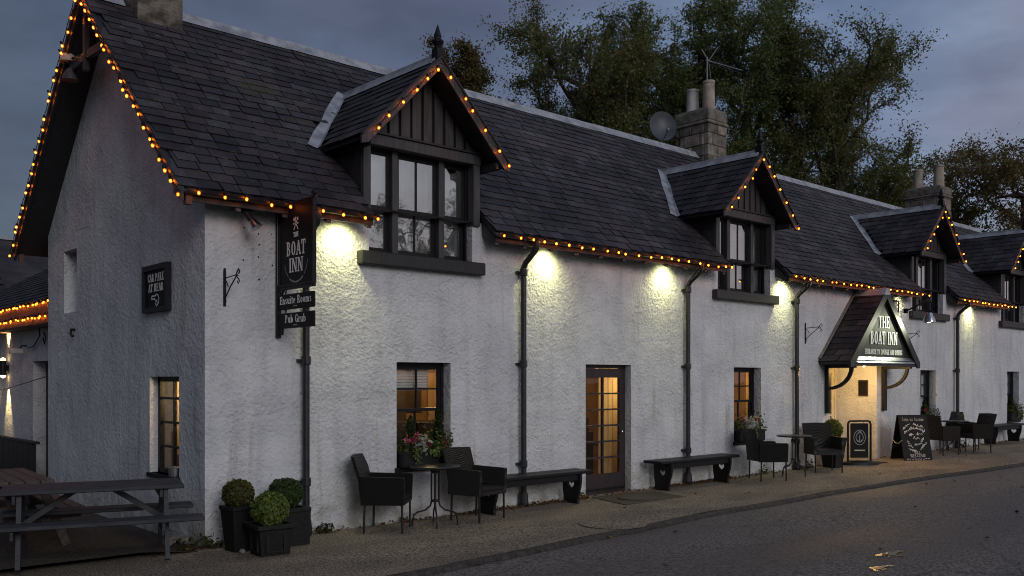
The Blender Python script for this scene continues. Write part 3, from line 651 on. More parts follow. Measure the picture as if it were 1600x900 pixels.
def sash_window(x0, x1, z0, z1, cols, lit):
    root = node('window', inn)
    b = MB(); frame_rect(b, x0, x1, z0, z1, .15, .235, .05); b.build('window_frame', BLACK, root)
    zm = z0 + (z1 - z0) * .54
    for (a, c, yo) in ((zm - .02, z1 - .05, .165), (z0 + .05, zm + .02, .195)):
        b = MB(); frame_rect(b, x0 + .05, x1 - .05, a, c, yo, yo + .03, .04)
        up = a > z0 + .1
        for k in range(1, cols): x = x0 + .05 + (x1 - x0 - .1) * k / cols; b.box(x - .012, x + .012, yo + .003, yo + .027, a + .04, c - .04)
        if up: zz = (a + c) / 2; b.box(x0 + .09, x1 - .09, yo + .005, yo + .025, zz - .012, zz + .012)
        b.build('sash', BLACK, root)
        b = MB(); b.box(x0 + .08, x1 - .08, yo + .012, yo + .016, a + .035, c - .035); b.build('pane', GLASSL, root)
    b = MB(); b.cbox(x0 - .03, x1 + .03, -.045, .16, z0 - .06, z0 + .0, .008); b.build('window_sill', BLACK, root)
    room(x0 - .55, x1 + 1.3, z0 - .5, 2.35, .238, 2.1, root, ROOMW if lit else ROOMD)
    return root
wnodes = [sash_window(a, c, .69, 2.02, 2, i < 2) for i, (a, c) in enumerate(WIN)]
# what shows inside the first two
def in_box(parent, name, m, *a):
    b = MB(); b.box(*a); return b.build(name, m, parent)
w = wnodes[0]
for k in range(9): in_box(w, 'blind_slat', BLIND, 2.56, 3.16, .25, .275, 1.66 + k * .036, 1.66 + k * .036 + .028)
in_box(w, 'curtain', CURT, 3.5, 3.72, .26, .34, .3, 2.3)
in_box(w, 'bar_counter', ROOMD, 2.6, 4.6, 1.4, 1.9, .2, 1.18); in_box(w, 'door_panel', ROOMD, 2.05, 2.95, 1.98, 2.08, .2, 1.95); in_box(w, 'door_panel', ROOMD, 3.75, 4.05, 1.98, 2.08, .2, 1.8)
in_box(w, 'chair_back', ROOMD, 2.75, 3.15, .7, .75, .2, 1.12); in_box(w, 'chair_back', ROOMD, 3.4, 3.75, .8, .85, .2, 1.2); in_box(w, 'picture', ROOMD, 4.1, 4.4, 2.07, 2.09, 1.3, 1.75)
in_box(w, 'doorway_panel', CURT, 4.45, 4.62, 1.95, 1.97, .3, 1.9); in_box(w, 'picture', CURT, 3.35, 3.6, 2.07, 2.09, 1.35, 1.75); b = MB(); b.lathe([(.10, 0), (.055, .13)], (3.35, 1.55, 1.36), 12); b.build('lampshade', SHADE, w); b = MB(); b.lathe([(.05, 0), (.012, .03), (.012, .2)], (3.35, 1.55, 1.18), 10); b.build('lamp_base', ROOMD, w)
lamp('room_light', 'POINT', w, (3.95, 1.2, 1.95), 22, (1, .68, .32), .12)
w = wnodes[1]
in_box(w, 'curtain', CURT, 11.0, 11.5, .5, .58, .3, 2.3); in_box(w, 'picture', ROOMD, 10.9, 11.6, 2.05, 2.08, 1.45, 2.2); in_box(w, 'wall_shelf', ROOMD, 9.9, 10.7, 1.75, 2.06, 1.5, 2.25); in_box(w, 'table_top', ROOMD, 9.8, 11.0, .5, 1.1, .72, .76); in_box(w, 'cupboard', ROOMD, 9.4, 11.0, 1.7, 2.05, .2, 1.35)
b = MB(); b.lathe([(.11, 0), (.06, .14)], (10.12, .52, 1.30), 12); b.build('lampshade', SHADE, w); b = MB(); b.lathe([(.05, 0), (.03, .2), (.015, .56)], (10.12, .52, .765), 10); b.build('lamp_base', ROOMD, w)
lamp('room_light', 'POINT', w, (10.8, 1.0, 1.75), 20, (1, .68, .32), .12)
for i, (x0, x1) in ((2, WIN[2]), (3, WIN[3])): in_box(wnodes[i], 'curtain', NET, x0 - .2, x1 + .6, .26, .28, .5, 2.2)
# glazed side door
dr = node('glazed_door', inn)
b = MB(); frame_rect(b, 5.93, 6.97, .03, 2.03, .125, .23, .055); b.build('door_frame', BROWNP, dr)
DA0, DA1 = 5.99, 6.91
b = MB(); b.box(DA0, DA0 + .08, .12, .165, .06, 1.97); b.box(DA1 - .08, DA1, .12, .165, .06, 1.97); b.box(DA0 + .08, DA1 - .08, .12, .165, 1.83, 1.97); b.box(DA0 + .08, DA1 - .08, .12, .165, .06, .34); b.build('door_leaf', BROWNP, dr)
for k in range(7):
    z = .34 + k * (1.83 - .34) / 6
    if 0 < k < 6: in_box(dr, 'glazing_bar', BROWNP, DA0 + .08, DA1 - .08, .123, .162, z - .013, z + .013)
in_box(dr, 'glazing_bar', BROWNP, 6.437, 6.463, .121, .164, .34, 1.83)
for k in range(6):
    z0, z1 = .34 + k * 1.49 / 6 + .013, .34 + (k + 1) * 1.49 / 6 - .013
    for x0, x1 in ((DA0 + .08, 6.437), (6.463, DA1 - .08)): in_box(dr, 'pane', GLASSL, x0, x1, .140, .145, z0, z1)
in_box(dr, 'weather_bar', BLACK, DA0, DA1, .085, .119, .09, .12); in_box(dr, 'threshold', SLAB, 5.95, 6.95, -.04, .235, -.02, .03)
b = MB(); b.ball((DA1 - .04, .10, .98), .02); b.build('door_handle', CHROME, dr)
room(5.5, 8.6, .02, 2.35, .24, 2.0, dr)
b = MB()
for k in range(16):
    x = 6.55 + k * .055; b.add([(x, .32 + .025 * (k % 2), .05), (x + .055, .32 + .025 * ((k + 1) % 2), .05), (x + .055, .32 + .025 * ((k + 1) % 2), 2.1), (x, .32 + .025 * (k % 2), 2.1)], [(0, 1, 2, 3)])
b.build('curtain', CURT, dr, smooth=True)
in_box(dr, 'cupboard', ROOMD, 6.9, 7.7, 1.6, 1.98, .03, 1.12); in_box(dr, 'chair_back', ROOMD, 6.5, 6.9, .75, .8, .03, .95); in_box(dr, 'table_top', ROOMD, 6.3, 7.2, .9, 1.5, .7, .74)
lamp('room_light', 'POINT', dr, (7.15, .75, 1.75), 18, (1, .70, .35), .12)
# gable windows
gwn = node('gable_window', inn)
b = MB()
for (y0, y1, z0, z1) in ((.69, 1.57, .69, 1.835),):
    b.box(.10, .155, y0, y1, z1 - .06, z1); b.box(.10, .155, y0, y1, z0, z0 + .05); b.box(.10, .155, y0, y0 + .06, z0, z1); b.box(.10, .155, y1 - .06, y1, z0, z1)
    b.box(.115, .145, 1.115, 1.145, z0, z1)
    for k in range(1, 4): z = z0 + .03 + (z1 - z0) * k / 4; b.box(.117, .143, y0 + .06, y1 - .06, z - .014, z + .014)
b.build('window_frame', BLACK, gwn)
in_box(gwn, 'pane', GLASSL, .128, .132, .75, 1.51, .74, 1.78)
in_box(gwn, 'window_sill', BLACK, -.03, .12, .66, 1.60, .64, .69)
b = MB(); X0, X1, Y0, Y1, Z0, Z1 = .158, 1.9, .3, 2.2, .3, 2.3
b.add([(X1, Y0, Z0), (X1, Y1, Z0), (X1, Y1, Z1), (X1, Y0, Z1)], [(0, 1, 2, 3)]); b.add([(X0, Y1, Z0), (X1, Y1, Z0), (X1, Y1, Z1), (X0, Y1, Z1)], [(0, 1, 2, 3)]); b.add([(X0, Y0, Z0), (X1, Y0, Z0), (X1, Y0, Z1), (X0, Y0, Z1)], [(0, 1, 2, 3)])
b.add([(X0, Y0, Z1), (X1, Y0, Z1), (X1, Y1, Z1), (X0, Y1, Z1)], [(0, 1, 2, 3)]); b.add([(X0, Y0, Z0), (X1, Y0, Z0), (X1, Y1, Z0), (X0, Y1, Z0)], [(0, 1, 2, 3)]); b.build('interior_wall', ROOMD, gwn)
b = MB()
for k in range(9):
    y = .70 + k * .075; b.add([(.22 + .02 * (k % 2), y, .9), (.22 + .02 * ((k + 1) % 2), y + .055, .9), (.22 + .02 * ((k + 1) % 2), y + .055, 1.9), (.22 + .02 * (k % 2), y, 1.9)], [(0, 1, 2, 3)])
b.build('curtain', CURT, gwn, smooth=True)
lamp('room_light', 'POINT', gwn, (.50, 1.02, 1.70), 34, (1, .68, .30), .08)
b = MB(); b.lathe([(.07, 0), (.075, .1), (.06, .11), (.055, .02)], (.045, .92, .69), 12); tag(b.build('metal_pot', ALU), 'small grey metal pot on the gable window sill', 'pot')
gs = node('slit_window', inn)
b = MB(); b.box(.2, .28, 4.32, 4.91, 3.62, 3.67); b.box(.2, .28, 4.32, 4.91, 2.77, 2.82); b.box(.2, .28, 4.32, 4.37, 2.77, 3.67); b.box(.2, .28, 4.86, 4.91, 2.77, 3.67); b.box(.21, .27, 4.6, 4.63, 2.77, 3.67); b.build('window_frame', BLACK, gs)
in_box(gs, 'pane', GLASSL, .235, .24, 4.36, 4.87, 2.8, 3.63); in_box(gs, 'interior_wall', ROOMD, .295, .4, 4.2, 5.0, 2.6, 3.8)

# dormers ------------------------------------------------------------------------
def dormer(i, xc):
    D = node('dormer', inn)
    def bx(nm, m, x0, x1, y0, y1, z0, z1, c=.006):
        b = MB(); b.cbox(xc + x0, xc + x1, y0, y1, z0, z1, c); return b.build(nm, m, D)
    rz = lambda dx: DAZ - (DAZ - DFZ) / DHW * abs(dx)
    for s in (-1, 1):                                          # roof slab halves
        b = MB(); y0, y1 = DFY, 2.15
        b.prism([(0, DAZ), (s * DHW, DFZ), (s * DHW, DFZ - .06), (0, DAZ - .085)], lambda a, q, d: (xc + a, d, q), y0, y1); b.build('roof_slab', TIMBER, D)
        b = MB()
        b.prism([(0, DAZ + .035), (s * (DHW + .03), DFZ + .005), (s * (DHW + .03), DFZ - .115), (s * (DHW - .06), DFZ - .115 + .02), (0, DAZ - .125)], lambda a, q, d: (xc + a, d, q), DFY - .035, DFY - .001); b.build('bargeboard', TIMB2, D)
        b = MB(); b.bar((xc, DFY - .045, DAZ + .02), (xc + s * (DHW + .03), DFY - .045, DFZ - .01), .02, .03, (0, -1, 0)); b.build('verge_trim', TIMBER, D)
        b = MB(); b.prism([(0, 3.86), (0, rz(.9) - .06), (1.05, rz(.9) - .06)], lambda a, q, d: (xc + d, a, q), s * .87, s * .93); b.build('cheek', SLATE, D)
        b = MB(); b.box(xc + s * .98 - .03, xc + s * .98 + .03, DFY + .01, .9, 4.60, 4.68); b.build('eave_purlin', TIMBER, D)
        # lead valley laid on both slopes
        foot = Vector((xc + s * DHW, (DFZ - EAVE_Z) / SL + EAVE_Y, DFZ)); top = Vector((xc, (DAZ - EAVE_Z) / SL + EAVE_Y, DAZ)); d = (top - foot).normalized()
        nm_ = Vector((0, -sn, cs)); nd_ = Vector((s * ds, 0, dc)); e1 = nm_.cross(d); e2 = nd_.cross(d)
        if e1.x * s < 0: e1 = -e1
        if e2.y > 0: e2 = -e2
        p, q = foot - d * .1 + Vector((0, 0, .045)), top + Vector((0, 0, .045)); b = MB()
        mm = 5; V = []
        for k in range(mm + 1):
            c = p + (q - p) * k / mm; wv = .012 * math.sin(k * 2.3 + i); V += [c + e1 * (.13 + wv) + nm_ * .004, c + (nm_ + nd_) * .004, c + e2 * (.05 + wv) + nd_ * .004]
        b.add(V, [(k * 3 + j, k * 3 + j + 1, k * 3 + j + 4, k * 3 + j + 3) for k in range(mm) for j in (0, 1)]); b.build('valley_flashing', LEAD, D)
    for k in range(2):                                         # lead roll along the dormer ridge
        y0, y1 = (DFY + .02, .8) if k == 0 else (.8, 1.98)
        b = MB(); P = [(-.12, -.10), (-.045, -.01), (-.03, .04), (.03, .04), (.045, -.01), (.12, -.10)]
        V = [(xc + a, y0, DAZ + q + .03) for a, q in P] + [(xc + a, y1, DAZ + q + .035) for a, q in P]
        b.add(V, [(j, j + 1, j + 7, j + 6) for j in range(5)] + [(0, 1, 2, 3, 4, 5), (11, 10, 9, 8, 7, 6)]); b.build('ridge_capping', LEAD, D)
    b = MB(); b.box(xc - .05, xc + .05, DFY - .03, DFY + .09, DAZ - .1, DAZ + .13)
    b.lathe([(.045, 0), (.06, .02), (.04, .05), (.075, .09), (.08, .11), (.05, .13), (.045, .16), (.05, .17), (.014, .29), (.003, .32)], (xc, DFY + .03, DAZ + .12), 10); b.build('finial', BLACK, D)
    # boarded gable
    b = MB(); b.prism([(-.92, 4.82), (.92, 4.82), (.92, rz(.92) - .08), (0, DAZ - .09), (-.92, rz(.92) - .08)], lambda a, q, d: (xc + a, d, q), .05, .09); b.build('gable_backing', BLACK, D)
    nb = 10; pw = 1.76 / nb
    for k in range(nb):
        a0, a1 = -.88 + k * pw + .022, -.88 + (k + 1) * pw - .022
        b = MB(); pl = [(a0, 4.84), (a1, 4.84), (a1, rz(a1) - .09)] + ([(0, DAZ - .1)] if a0 < 0 < a1 else []) + [(a0, rz(a0) - .09)]
        b.prism(pl, lambda a, q, d: (xc + a, d, q), .012 + random.uniform(-.003, .003), .045); b.build('gable_board', TIMB2, D)
    bx('header_beam', TIMB2, -.93, .93, -.05, .08, 4.68, 4.815); bx('header_mould', TIMBER, -.9, .9, -.075, .04, 4.815, 4.845, .004)
    for s in (-1, 1):
        bx('corner_post', TIMB2, s * .87 - .055, s * .87 + .055, -.04, .10, 3.86, 4.68)
        bx('mullion', TIMB2, s * .37 - .045, s * .37 + .045, .085, .24, 3.37, 4.70)
        bx('jamb', BLACK, s * .825 - .022, s * .825 + .022, .12, .24, 3.37, 4.70)
    bx('sill', TIMBER, -.99, .97, -.11, .22, 3.2, 3.365, .012)
    bx('transom', BLACK, -.80, .80, .10, .23, 4.662, 4.70, .004); bx('bottom_rail', BLACK, -.80, .80, .12, .23, 3.366, 3.41, .004)
    zm = 3.96
    for (a, c, bar_) in ((-.80, -.42, 0), (-.32, .32, 1), (.42, .80, 0)):
        for (z0, z1, yo) in ((zm - .025, 4.66, .145), (3.41, zm + .02, .18)):
            b = MB(); frame_rect(b, xc + a, xc + c, z0, z1, yo, yo + .03, .045)
            if bar_: b.box(xc + (a + c) / 2 - .013, xc + (a + c) / 2 + .013, yo + .003, yo + .027, z0 + .045, z1 - .045)
            b.build('sash', BLACK, D)
            if bar_:
                for p, q in ((a + .045, -.013), (.013, c - .045)):
                    b = MB(); b.box(xc + p, xc + q, yo + .012, yo + .017, z0 + .045, z1 - .045); b.build('pane', GLASSU, D)
            else:
                b = MB(); b.box(xc + a + .045, xc + c - .045, yo + .012, yo + .017, z0 + .045, z1 - .045); b.build('pane', GLASSU, D)
    b = MB(); n_ = 34
    for k in range(n_):
        x = xc - .8 + k * 1.6 / n_; w_ = 1.6 / n_; y = lambda q: .30 + .012 * math.sin(q * 2.1) + .01 * math.sin(q * .7)
        b.add([(x, y(k), 3.3), (x + w_, y(k + 1), 3.3), (x + w_, y(k + 1), 4.72), (x, y(k), 4.72)], [(0, 1, 2, 3)])
    b.build('net_curtain', NET, D, smooth=True)
    b = MB(); b.box(xc - .86, xc + .86, .36, .38, 3.25, 4.8); b.build('room_back', ROOMD, D)
    L = dsp[i, -1]; Rr = dsp[i, 1]
    if i == 0:
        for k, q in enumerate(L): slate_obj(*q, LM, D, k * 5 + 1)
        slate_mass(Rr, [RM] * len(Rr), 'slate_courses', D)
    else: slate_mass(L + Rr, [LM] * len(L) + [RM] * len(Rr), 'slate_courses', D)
for i, x in enumerate(DX): dormer(i, x)

# entrance porch: recess, canopy on brackets --------------------------------------
PX, PHW, PZ0, PZA, PY = 14.13, 1.46, 2.16, 3.62, -.66
pr = node('porch', inn)
for s in (-1, 1):
    b = MB(); b.prism([(0, PZA), (s * PHW, PZ0), (s * PHW, PZ0 - .06), (0, PZA - .085)], lambda a, q, d: (PX + a, d, q), PY, -.002); b.build('canopy_slab', TIMBER, pr)
    b = MB(); b.prism([(0, PZA + .04), (s * (PHW + .04), PZ0 + .005), (s * (PHW + .04), PZ0 - .12), (s * (PHW - .06), PZ0 - .12), (0, PZA - .16)], lambda a, q, d: (PX + a, d, q), PY - .04, PY - .001); b.build('bargeboard', TIMBER, pr)
    x = PX + s * 1.20
    b = MB(); b.cbox(x - .05, x + .05, -.09, -.004, 1.12, 2.06, .008)
    P = [(x, -.06 - .5 * math.sin(t * math.pi / 2 / 6), 1.62 + .44 * (1 - math.cos(t * math.pi / 2 / 6))) for t in range(7)]
    for p, q in zip(P, P[1:]): b.bar(p, q, .06, .07, (1, 0, 0))
    b.box(x - .045, x + .045, PY + .02, -.004, 2.03, 2.11); b.build('bracket', BLACK, pr)
    # canopy slates
    pp = math.atan((PZA - PZ0) / PHW); c_, s_ = math.cos(pp), math.sin(pp)
    M3 = Matrix(((0, c_, -s_), (-1, 0, 0), (0, s_, c_))) if s < 0 else Matrix(((0, -c_, s_), (1, 0, 0), (0, s_, c_)))
    for r in range(13):
        sl = r * .17 - .02; y = PY - .03 - (.14 if r % 2 else 0); 
        while y < -.02:
            w_ = .27; e0, e1 = max(y, PY - .03), min(y + w_, -.004); y += w_
            if e1 - e0 < .05: continue
            hd = min(1, (PHW / c_ - sl) / .36)
            if hd < .15: continue
            slate_obj(Vector((PX + s * (PHW - sl * c_), (e0 + e1) / 2, PZ0 + sl * s_)), (e1 - e0) / .3, hd, random.gauss(0, .008), M3, pr, r * 3 + int(y * 9))
    b = MB(); b.bar((PX + s * .02, -.012, PZA + .06), (PX + s * (PHW + .03), -.012, PZ0 + .06), .02, .10, (0, -1, 0)); b.build('wall_flashing', MORTAR, pr)
b = MB(); P = [(-.13, -.14), (-.05, 0), (.05, 0), (.13, -.14)]
b.add([(PX + a, PY - .05, PZA + q + .05) for a, q in P] + [(PX + a, -.004, PZA + q + .05) for a, q in P], [(j, j + 1, j + 5, j + 4) for j in range(3)] + [(0, 1, 2, 3), (7, 6, 5, 4)]); b.build('ridge_capping', LEAD, pr)
in_box(pr, 'tie_beam', TIMBER, PX - PHW + .06, PX + PHW - .06, PY - .02, PY + .08, PZ0 - .09, PZ0 + .03)
in_box(pr, 'canopy_ceiling', TIMBER, PX - PHW + .1, PX + PHW - .1, PY + .09, -.006, PZ0 - .06, PZ0 - .02)
# recess: warm cream walls, ceiling, doorway at the back
b = MB(); b.add([(13.1, .95, -.1), (13.75, .95, -.1), (13.75, .95, 2.25), (13.1, .95, 2.25)], [(0, 1, 2, 3)]); b.add([(14.95, .95, -.1), (15.08, .95, -.1), (15.08, .95, 2.25), (14.95, .95, 2.25)], [(0, 1, 2, 3)])
b.add([(13.75, .95, 2.1), (14.95, .95, 2.1), (14.95, .95, 2.25), (13.75, .95, 2.25)], [(0, 1, 2, 3)]); b.build('recess_wall', HARL, pr)
in_box(pr, 'recess_floor', SLAB, 13.11, 15.07, .0, 1.0, .0, .085)
pd = node('porch_door', inn)
b = MB(); frame_rect(b, 13.75, 14.95, .08, 2.1, .87, .95, .06); b.build('door_frame', CREAM, pd)
for (x0, x1) in ((13.82, 14.34), (14.36, 14.88)):
    b = MB(); frame_rect(b, x0, x1, .1, 2.03, .89, .93, .08); b.box(x0 + .08, x1 - .08, .89, .93, .18, .38)
    for k in range(1, 5): z = .38 + 1.57 * k / 5; b.box(x0 + .08, x1 - .08, .892, .928, z - .014, z + .014)
    b.box((x0 + x1) / 2 - .012, (x0 + x1) / 2 + .012, .893, .927, .38, 1.95); b.build('door_leaf', CREAM, pd)
    in_box(pd, 'pane', GLASSL, x0 + .08, x1 - .08, .908, .912, .38, 1.95)
in_box(pd, 'door_curtain', CURT, 13.7, 15.0, .97, 1.0, .05, 2.15)
b = MB(); b.cbox(13.98, 14.10, -.30, -.18, 2.082, 2.099, .004); b.ball((14.04, -.24, 2.082), .02); pl = b.build('porch_lamp', WARML, pr)
lamp('porch_light', 'POINT', pl, (14.04, -.24, 2.03), 52, (1, .60, .21), .05)

# ------------------------------------------------------------------ lettering (slab serif, built from strokes)
TK, TN_ = .17, .075
def V_(x, y0=0, y1=1, t=TK): return ('q', x, y0, x, y1, t)
def H_(y, x0, x1, t=TN_): return ('h', x0, y, x1, y, t)
def D_(x0, y0, x1, y1, t=TK): return ('q', x0, y0, x1, y1, t)
def S_(x, y, w=.36): return ('h', x - w / 2, y + (.035 if y < .5 else -.035), x + w / 2, y + (.035 if y < .5 else -.035), .07)
def A_(cx, cy, rx, ry, a0, a1): return ('a', cx, cy, rx, ry, a0, a1)
GL = {
 'A': (.86, [D_(.13, 0, .43, 1, .08), D_(.43, 1, .73, 0), H_(.33, .25, .62), S_(.13, 0, .3), S_(.73, 0, .32)]),
 'B': (.78, [V_(.18), S_(.16, 0, .3), S_(.16, 1, .3), A_(.34, .76, .28, .24, 90, -90), A_(.36, .27, .32, .27, 90, -90), H_(.965, .2, .36), H_(.52, .2, .36), H_(.035, .2, .38)]),
 'C': (.78, [A_(.42, .5, .34, .5, 50, 310), ('q', .68, .66, .68, .95, .06), ('q', .68, .08, .68, .3, .06)]),
 'D': (.84, [V_(.18), S_(.16, 0, .3), S_(.16, 1, .3), A_(.34, .5, .42, .5, 90, -90), H_(.965, .2, .36), H_(.035, .2, .36)]),
 'E': (.74, [V_(.18), S_(.16, 0, .3), S_(.16, 1, .3), H_(.965, .2, .64), H_(.52, .2, .52), H_(.035, .2, .66), ('q', .63, .72, .63, 1, .06), ('q', .65, 0, .65, .28, .06), ('q', .51, .4, .51, .64, .05)]),
 'G': (.84, [A_(.42, .5, .34, .5, 50, 330), V_(.68, .03, .42, .14), H_(.44, .5, .82), ('q', .68, .68, .68, .95, .06)]),
 'H': (.92, [V_(.18), V_(.74), H_(.5, .2, .74), S_(.18, 0), S_(.18, 1), S_(.74, 0), S_(.74, 1)]),
 'I': (.42, [V_(.21), S_(.21, 0), S_(.21, 1)]),
 'J': (.5, [V_(.3, .2, 1), S_(.3, 1), A_(.14, .2, .16, .2, 0, -170)]),
 'K': (.86, [V_(.18), S_(.18, 0), S_(.18, 1), D_(.26, .42, .68, 1, .08), D_(.36, .55, .72, 0), S_(.7, 0, .3), S_(.68, 1, .28)]),
 'L': (.70, [V_(.18), S_(.18, 0), S_(.18, 1), H_(.035, .2, .62), ('q', .62, 0, .62, .32, .06)]),
 'M': (1.06, [V_(.16, 0, 1, .08), V_(.88), D_(.18, 1, .5, .05), D_(.5, .05, .86, 1, .08), S_(.16, 0, .28), S_(.13, 1, .26), S_(.88, 0), S_(.9, 1, .28)]),
 'N': (.92, [V_(.17, 0, 1, .08), V_(.76, 0, 1, .08), D_(.2, 1, .74, 0), S_(.17, 0, .32), S_(.14, 1, .28), S_(.76, 1, .32)]),
 'O': (.86, [A_(.43, .5, .36, .5, 0, 360)]),
 'P': (.74, [V_(.18), S_(.18, 0), S_(.16, 1, .3), A_(.34, .73, .32, .27, 90, -90), H_(.965, .2, .36), H_(.46, .2, .36)]),
 'R': (.82, [V_(.18), S_(.18, 0), S_(.16, 1, .3), A_(.34, .74, .28, .26, 90, -90), H_(.965, .2, .36), H_(.48, .2, .36), D_(.4, .5, .68, 0), S_(.72, 0, .24)]),
 'S': (.66, [A_(.33, .74, .25, .26, 30, 270), A_(.33, .25, .27, .25, 90, -150)]),
 'T': (.78, [V_(.39), S_(.39, 0), H_(.965, .04, .74), ('q', .06, .7, .06, 1, .06), ('q', .72, .7, .72, 1, .06)]),
 'U': (.86, [V_(.18, .25, 1), V_(.7, .25, 1, .08), A_(.44, .3, .26, .3, 180, 360), S_(.18, 1), S_(.7, 1, .3)]),
 'W': (1.1, [D_(.1, 1, .32, 0), D_(.32, 0, .55, 1, .08), D_(.55, 1, .77, 0), D_(.77, 0, 1.0, 1, .08), S_(.1, 1, .3), S_(1.0, 1, .28)]),
 'b': (.68, [V_(.15, 0, 1, .14), S_(.12, 1, .2), A_(.36, .32, .26, .33, 0, 360)]),
 'd': (.68, [V_(.54, 0, 1, .14), S_(.5, 1, .2), S_(.58, 0, .2), A_(.32, .32, .26, .33, 0, 360)]),
 'e': (.62, [A_(.31, .33, .25, .33, 0, 310), H_(.36, .08, .56)]),
 'i': (.36, [V_(.18, 0, .65, .14), S_(.18, 0, .3), S_(.14, .65, .18), ('q', .18, .8, .18, .95, .14)]),
 'm': (1.04, [V_(.17, 0, .65, .14), V_(.52, 0, .5, .14), V_(.87, 0, .5, .14), A_(.35, .45, .17, .2, 0, 180), A_(.70, .45, .17, .2, 0, 180), S_(.17, 0, .28), S_(.52, 0, .28), S_(.87, 0, .28), S_(.12, .65, .18)]),
 'n': (.72, [V_(.17, 0, .65, .14), V_(.54, 0, .5, .14), A_(.36, .42, .18, .23, 0, 180), S_(.17, 0, .28), S_(.54, 0, .28), S_(.12, .65, .18)]),
 'o': (.64, [A_(.32, .33, .26, .33, 0, 360)]),
 'r': (.52, [V_(.17, 0, .65, .14), A_(.36, .42, .18, .23, 60, 180), S_(.17, 0, .3), S_(.12, .65, .18)]),
 's': (.52, [A_(.26, .48, .18, .17, 30, 270), A_(.26, .16, .2, .16, 90, -150)]),
 't': (.46, [V_(.2, .05, .85, .14), H_(.63, .04, .42), H_(.035, .2, .4)]),
 'u': (.72, [V_(.16, .2, .65, .14), V_(.54, 0, .65, .14), A_(.35, .24, .19, .24, 180, 360), S_(.12, .65, .2), S_(.5, .65, .2), S_(.6, 0, .2)]),
 ' ': (.42, []),
}
def text_width(t, sp=.06): return sum(GL[c][0] + sp for c in t) - sp
def lettering(name, text, o, rt, up, height, parent, m=WHITE, width=None, sp=.06, thick=.004, kt=1.0, jit=0):
    """raised letters; o = centre of the baseline"""
    o, rt, up = Vector(o), Vector(rt).normalized(), Vector(up).normalized(); n = rt.cross(up).normalized()
    w = text_width(text, sp); sx = height if width is None else width / w; x = -w * sx / 2; b = MB(); k = 0
    def quad(P, e):
        f = [o + rt * p + up * q + n * (e + thick) for p, q in P]; g_ = [o + rt * p + up * q + n * e for p, q in P]; N_ = len(P)
        b.add(f + g_, [tuple(range(N_))] + [(i, (i + 1) % N_, (i + 1) % N_ + N_, i + N_) for i in range(N_)])
    for ch in text:
        wd, st = GL[ch]; jy = random.uniform(-jit, jit) * height
        for s in st:
            k += 1; e = (k % 7) * .00025
            if s[0] in 'qh':
                _, x0, y0, x1, y1, t = s; t *= kt
                if s[0] == 'q':
                    P = [(x0 - t / 2, y0), (x0 + t / 2, y0), (x1 + t / 2, y1), (x1 - t / 2, y1)]
                    if y0 > y1: P = P[::-1]
                else: P = [(x0, y0 - t / 2), (x1, y0 - t / 2), (x1, y1 + t / 2), (x0, y1 + t / 2)]
                quad([(x + p * sx, q * height + jy) for p, q in P], e)
            else:
                _, cx, cy_, rx, ry, a0, a1 = s; nn = max(6, int(abs(a1 - a0) / 22)); 
                for i in range(nn):
                    A0, A1 = R(a0 + (a1 - a0) * i / nn), R(a0 + (a1 - a0) * (i + 1) / nn)
                    tx = min(.16 * kt, rx * .62); ty = .07 * kt
                    P = [(cx + rx * math.cos(A0), cy_ + ry * math.sin(A0)), (cx + rx * math.cos(A1), cy_ + ry * math.sin(A1)), (cx + (rx - tx) * math.cos(A1), cy_ + (ry - ty) * math.sin(A1)), (cx + (rx - tx) * math.cos(A0), cy_ + (ry - ty) * math.sin(A0))]
                    if a1 < a0: P = P[::-1]
                    quad([(x + p * sx, q * height + jy) for p, q in P], e)
        x += (wd + sp) * sx
    return b.build(name, m, parent)
def ribbon(b, pts, t, o, rt, up, e=0):
    o, rt, up = Vector(o), Vector(rt).normalized(), Vector(up).normalized(); n = rt.cross(up).normalized()
    for (x0, y0), (x1, y1) in zip(pts, pts[1:]):
        d = Vector((x1 - x0, y1 - y0)); L = d.length
        if L < 1e-6: continue
        d /= L; q = Vector((-d.y, d.x)) * t / 2; d = d * t * .25; P = [(x0 - d.x - q.x, y0 - d.y - q.y), (x1 + d.x - q.x, y1 + d.y - q.y), (x1 + d.x + q.x, y1 + d.y + q.y), (x0 - d.x + q.x, y0 - d.y + q.y)]
        e += .00015
        b.add([o + rt * p + up * r_ + n * (e + .001) for p, r_ in P], [(0, 1, 2, 3)])

# porch gable sign
ps = thing('porch_sign', 'triangular dark sign in the porch gable with white serif letters', 'sign', (PX, PY + .05, 0))
b = MB(); b.prism([(-1.28, PZ0 + .03), (1.28, PZ0 + .03), (0, PZA - .2)], lambda a, q, d: (a, d, q), -.012, .03); b.build('board', SIGNG, ps)
O = lambda z: (0, -.0125, z); RT, UPV = (1, 0, 0), (0, 0, 1)
lettering('lettering', 'THE', O(2.86), RT, UPV, .235, ps, width=.48, thick=.012, kt=1.3)
lettering('lettering', 'BOAT INN', O(2.52), RT, UPV, .26, ps, width=1.16, thick=.012, kt=1.25)
lettering('lettering', 'ENTRANCE TO LOUNGE AND DINING', O(2.31), RT, UPV, .105, ps, width=1.62, thick=.006, kt=1.35)
b = MB(); b.hexa([(-1.26, -.09, 2.135), (1.26, -.09, 2.135), (1.26, -.015, 2.135), (-1.26, -.015, 2.135), (-1.26, -.075, 2.16), (1.26, -.075, 2.16), (1.2, -.015, 2.26), (-1.2, -.015, 2.26)]); b.build('sloping_ledge', ALU, ps)
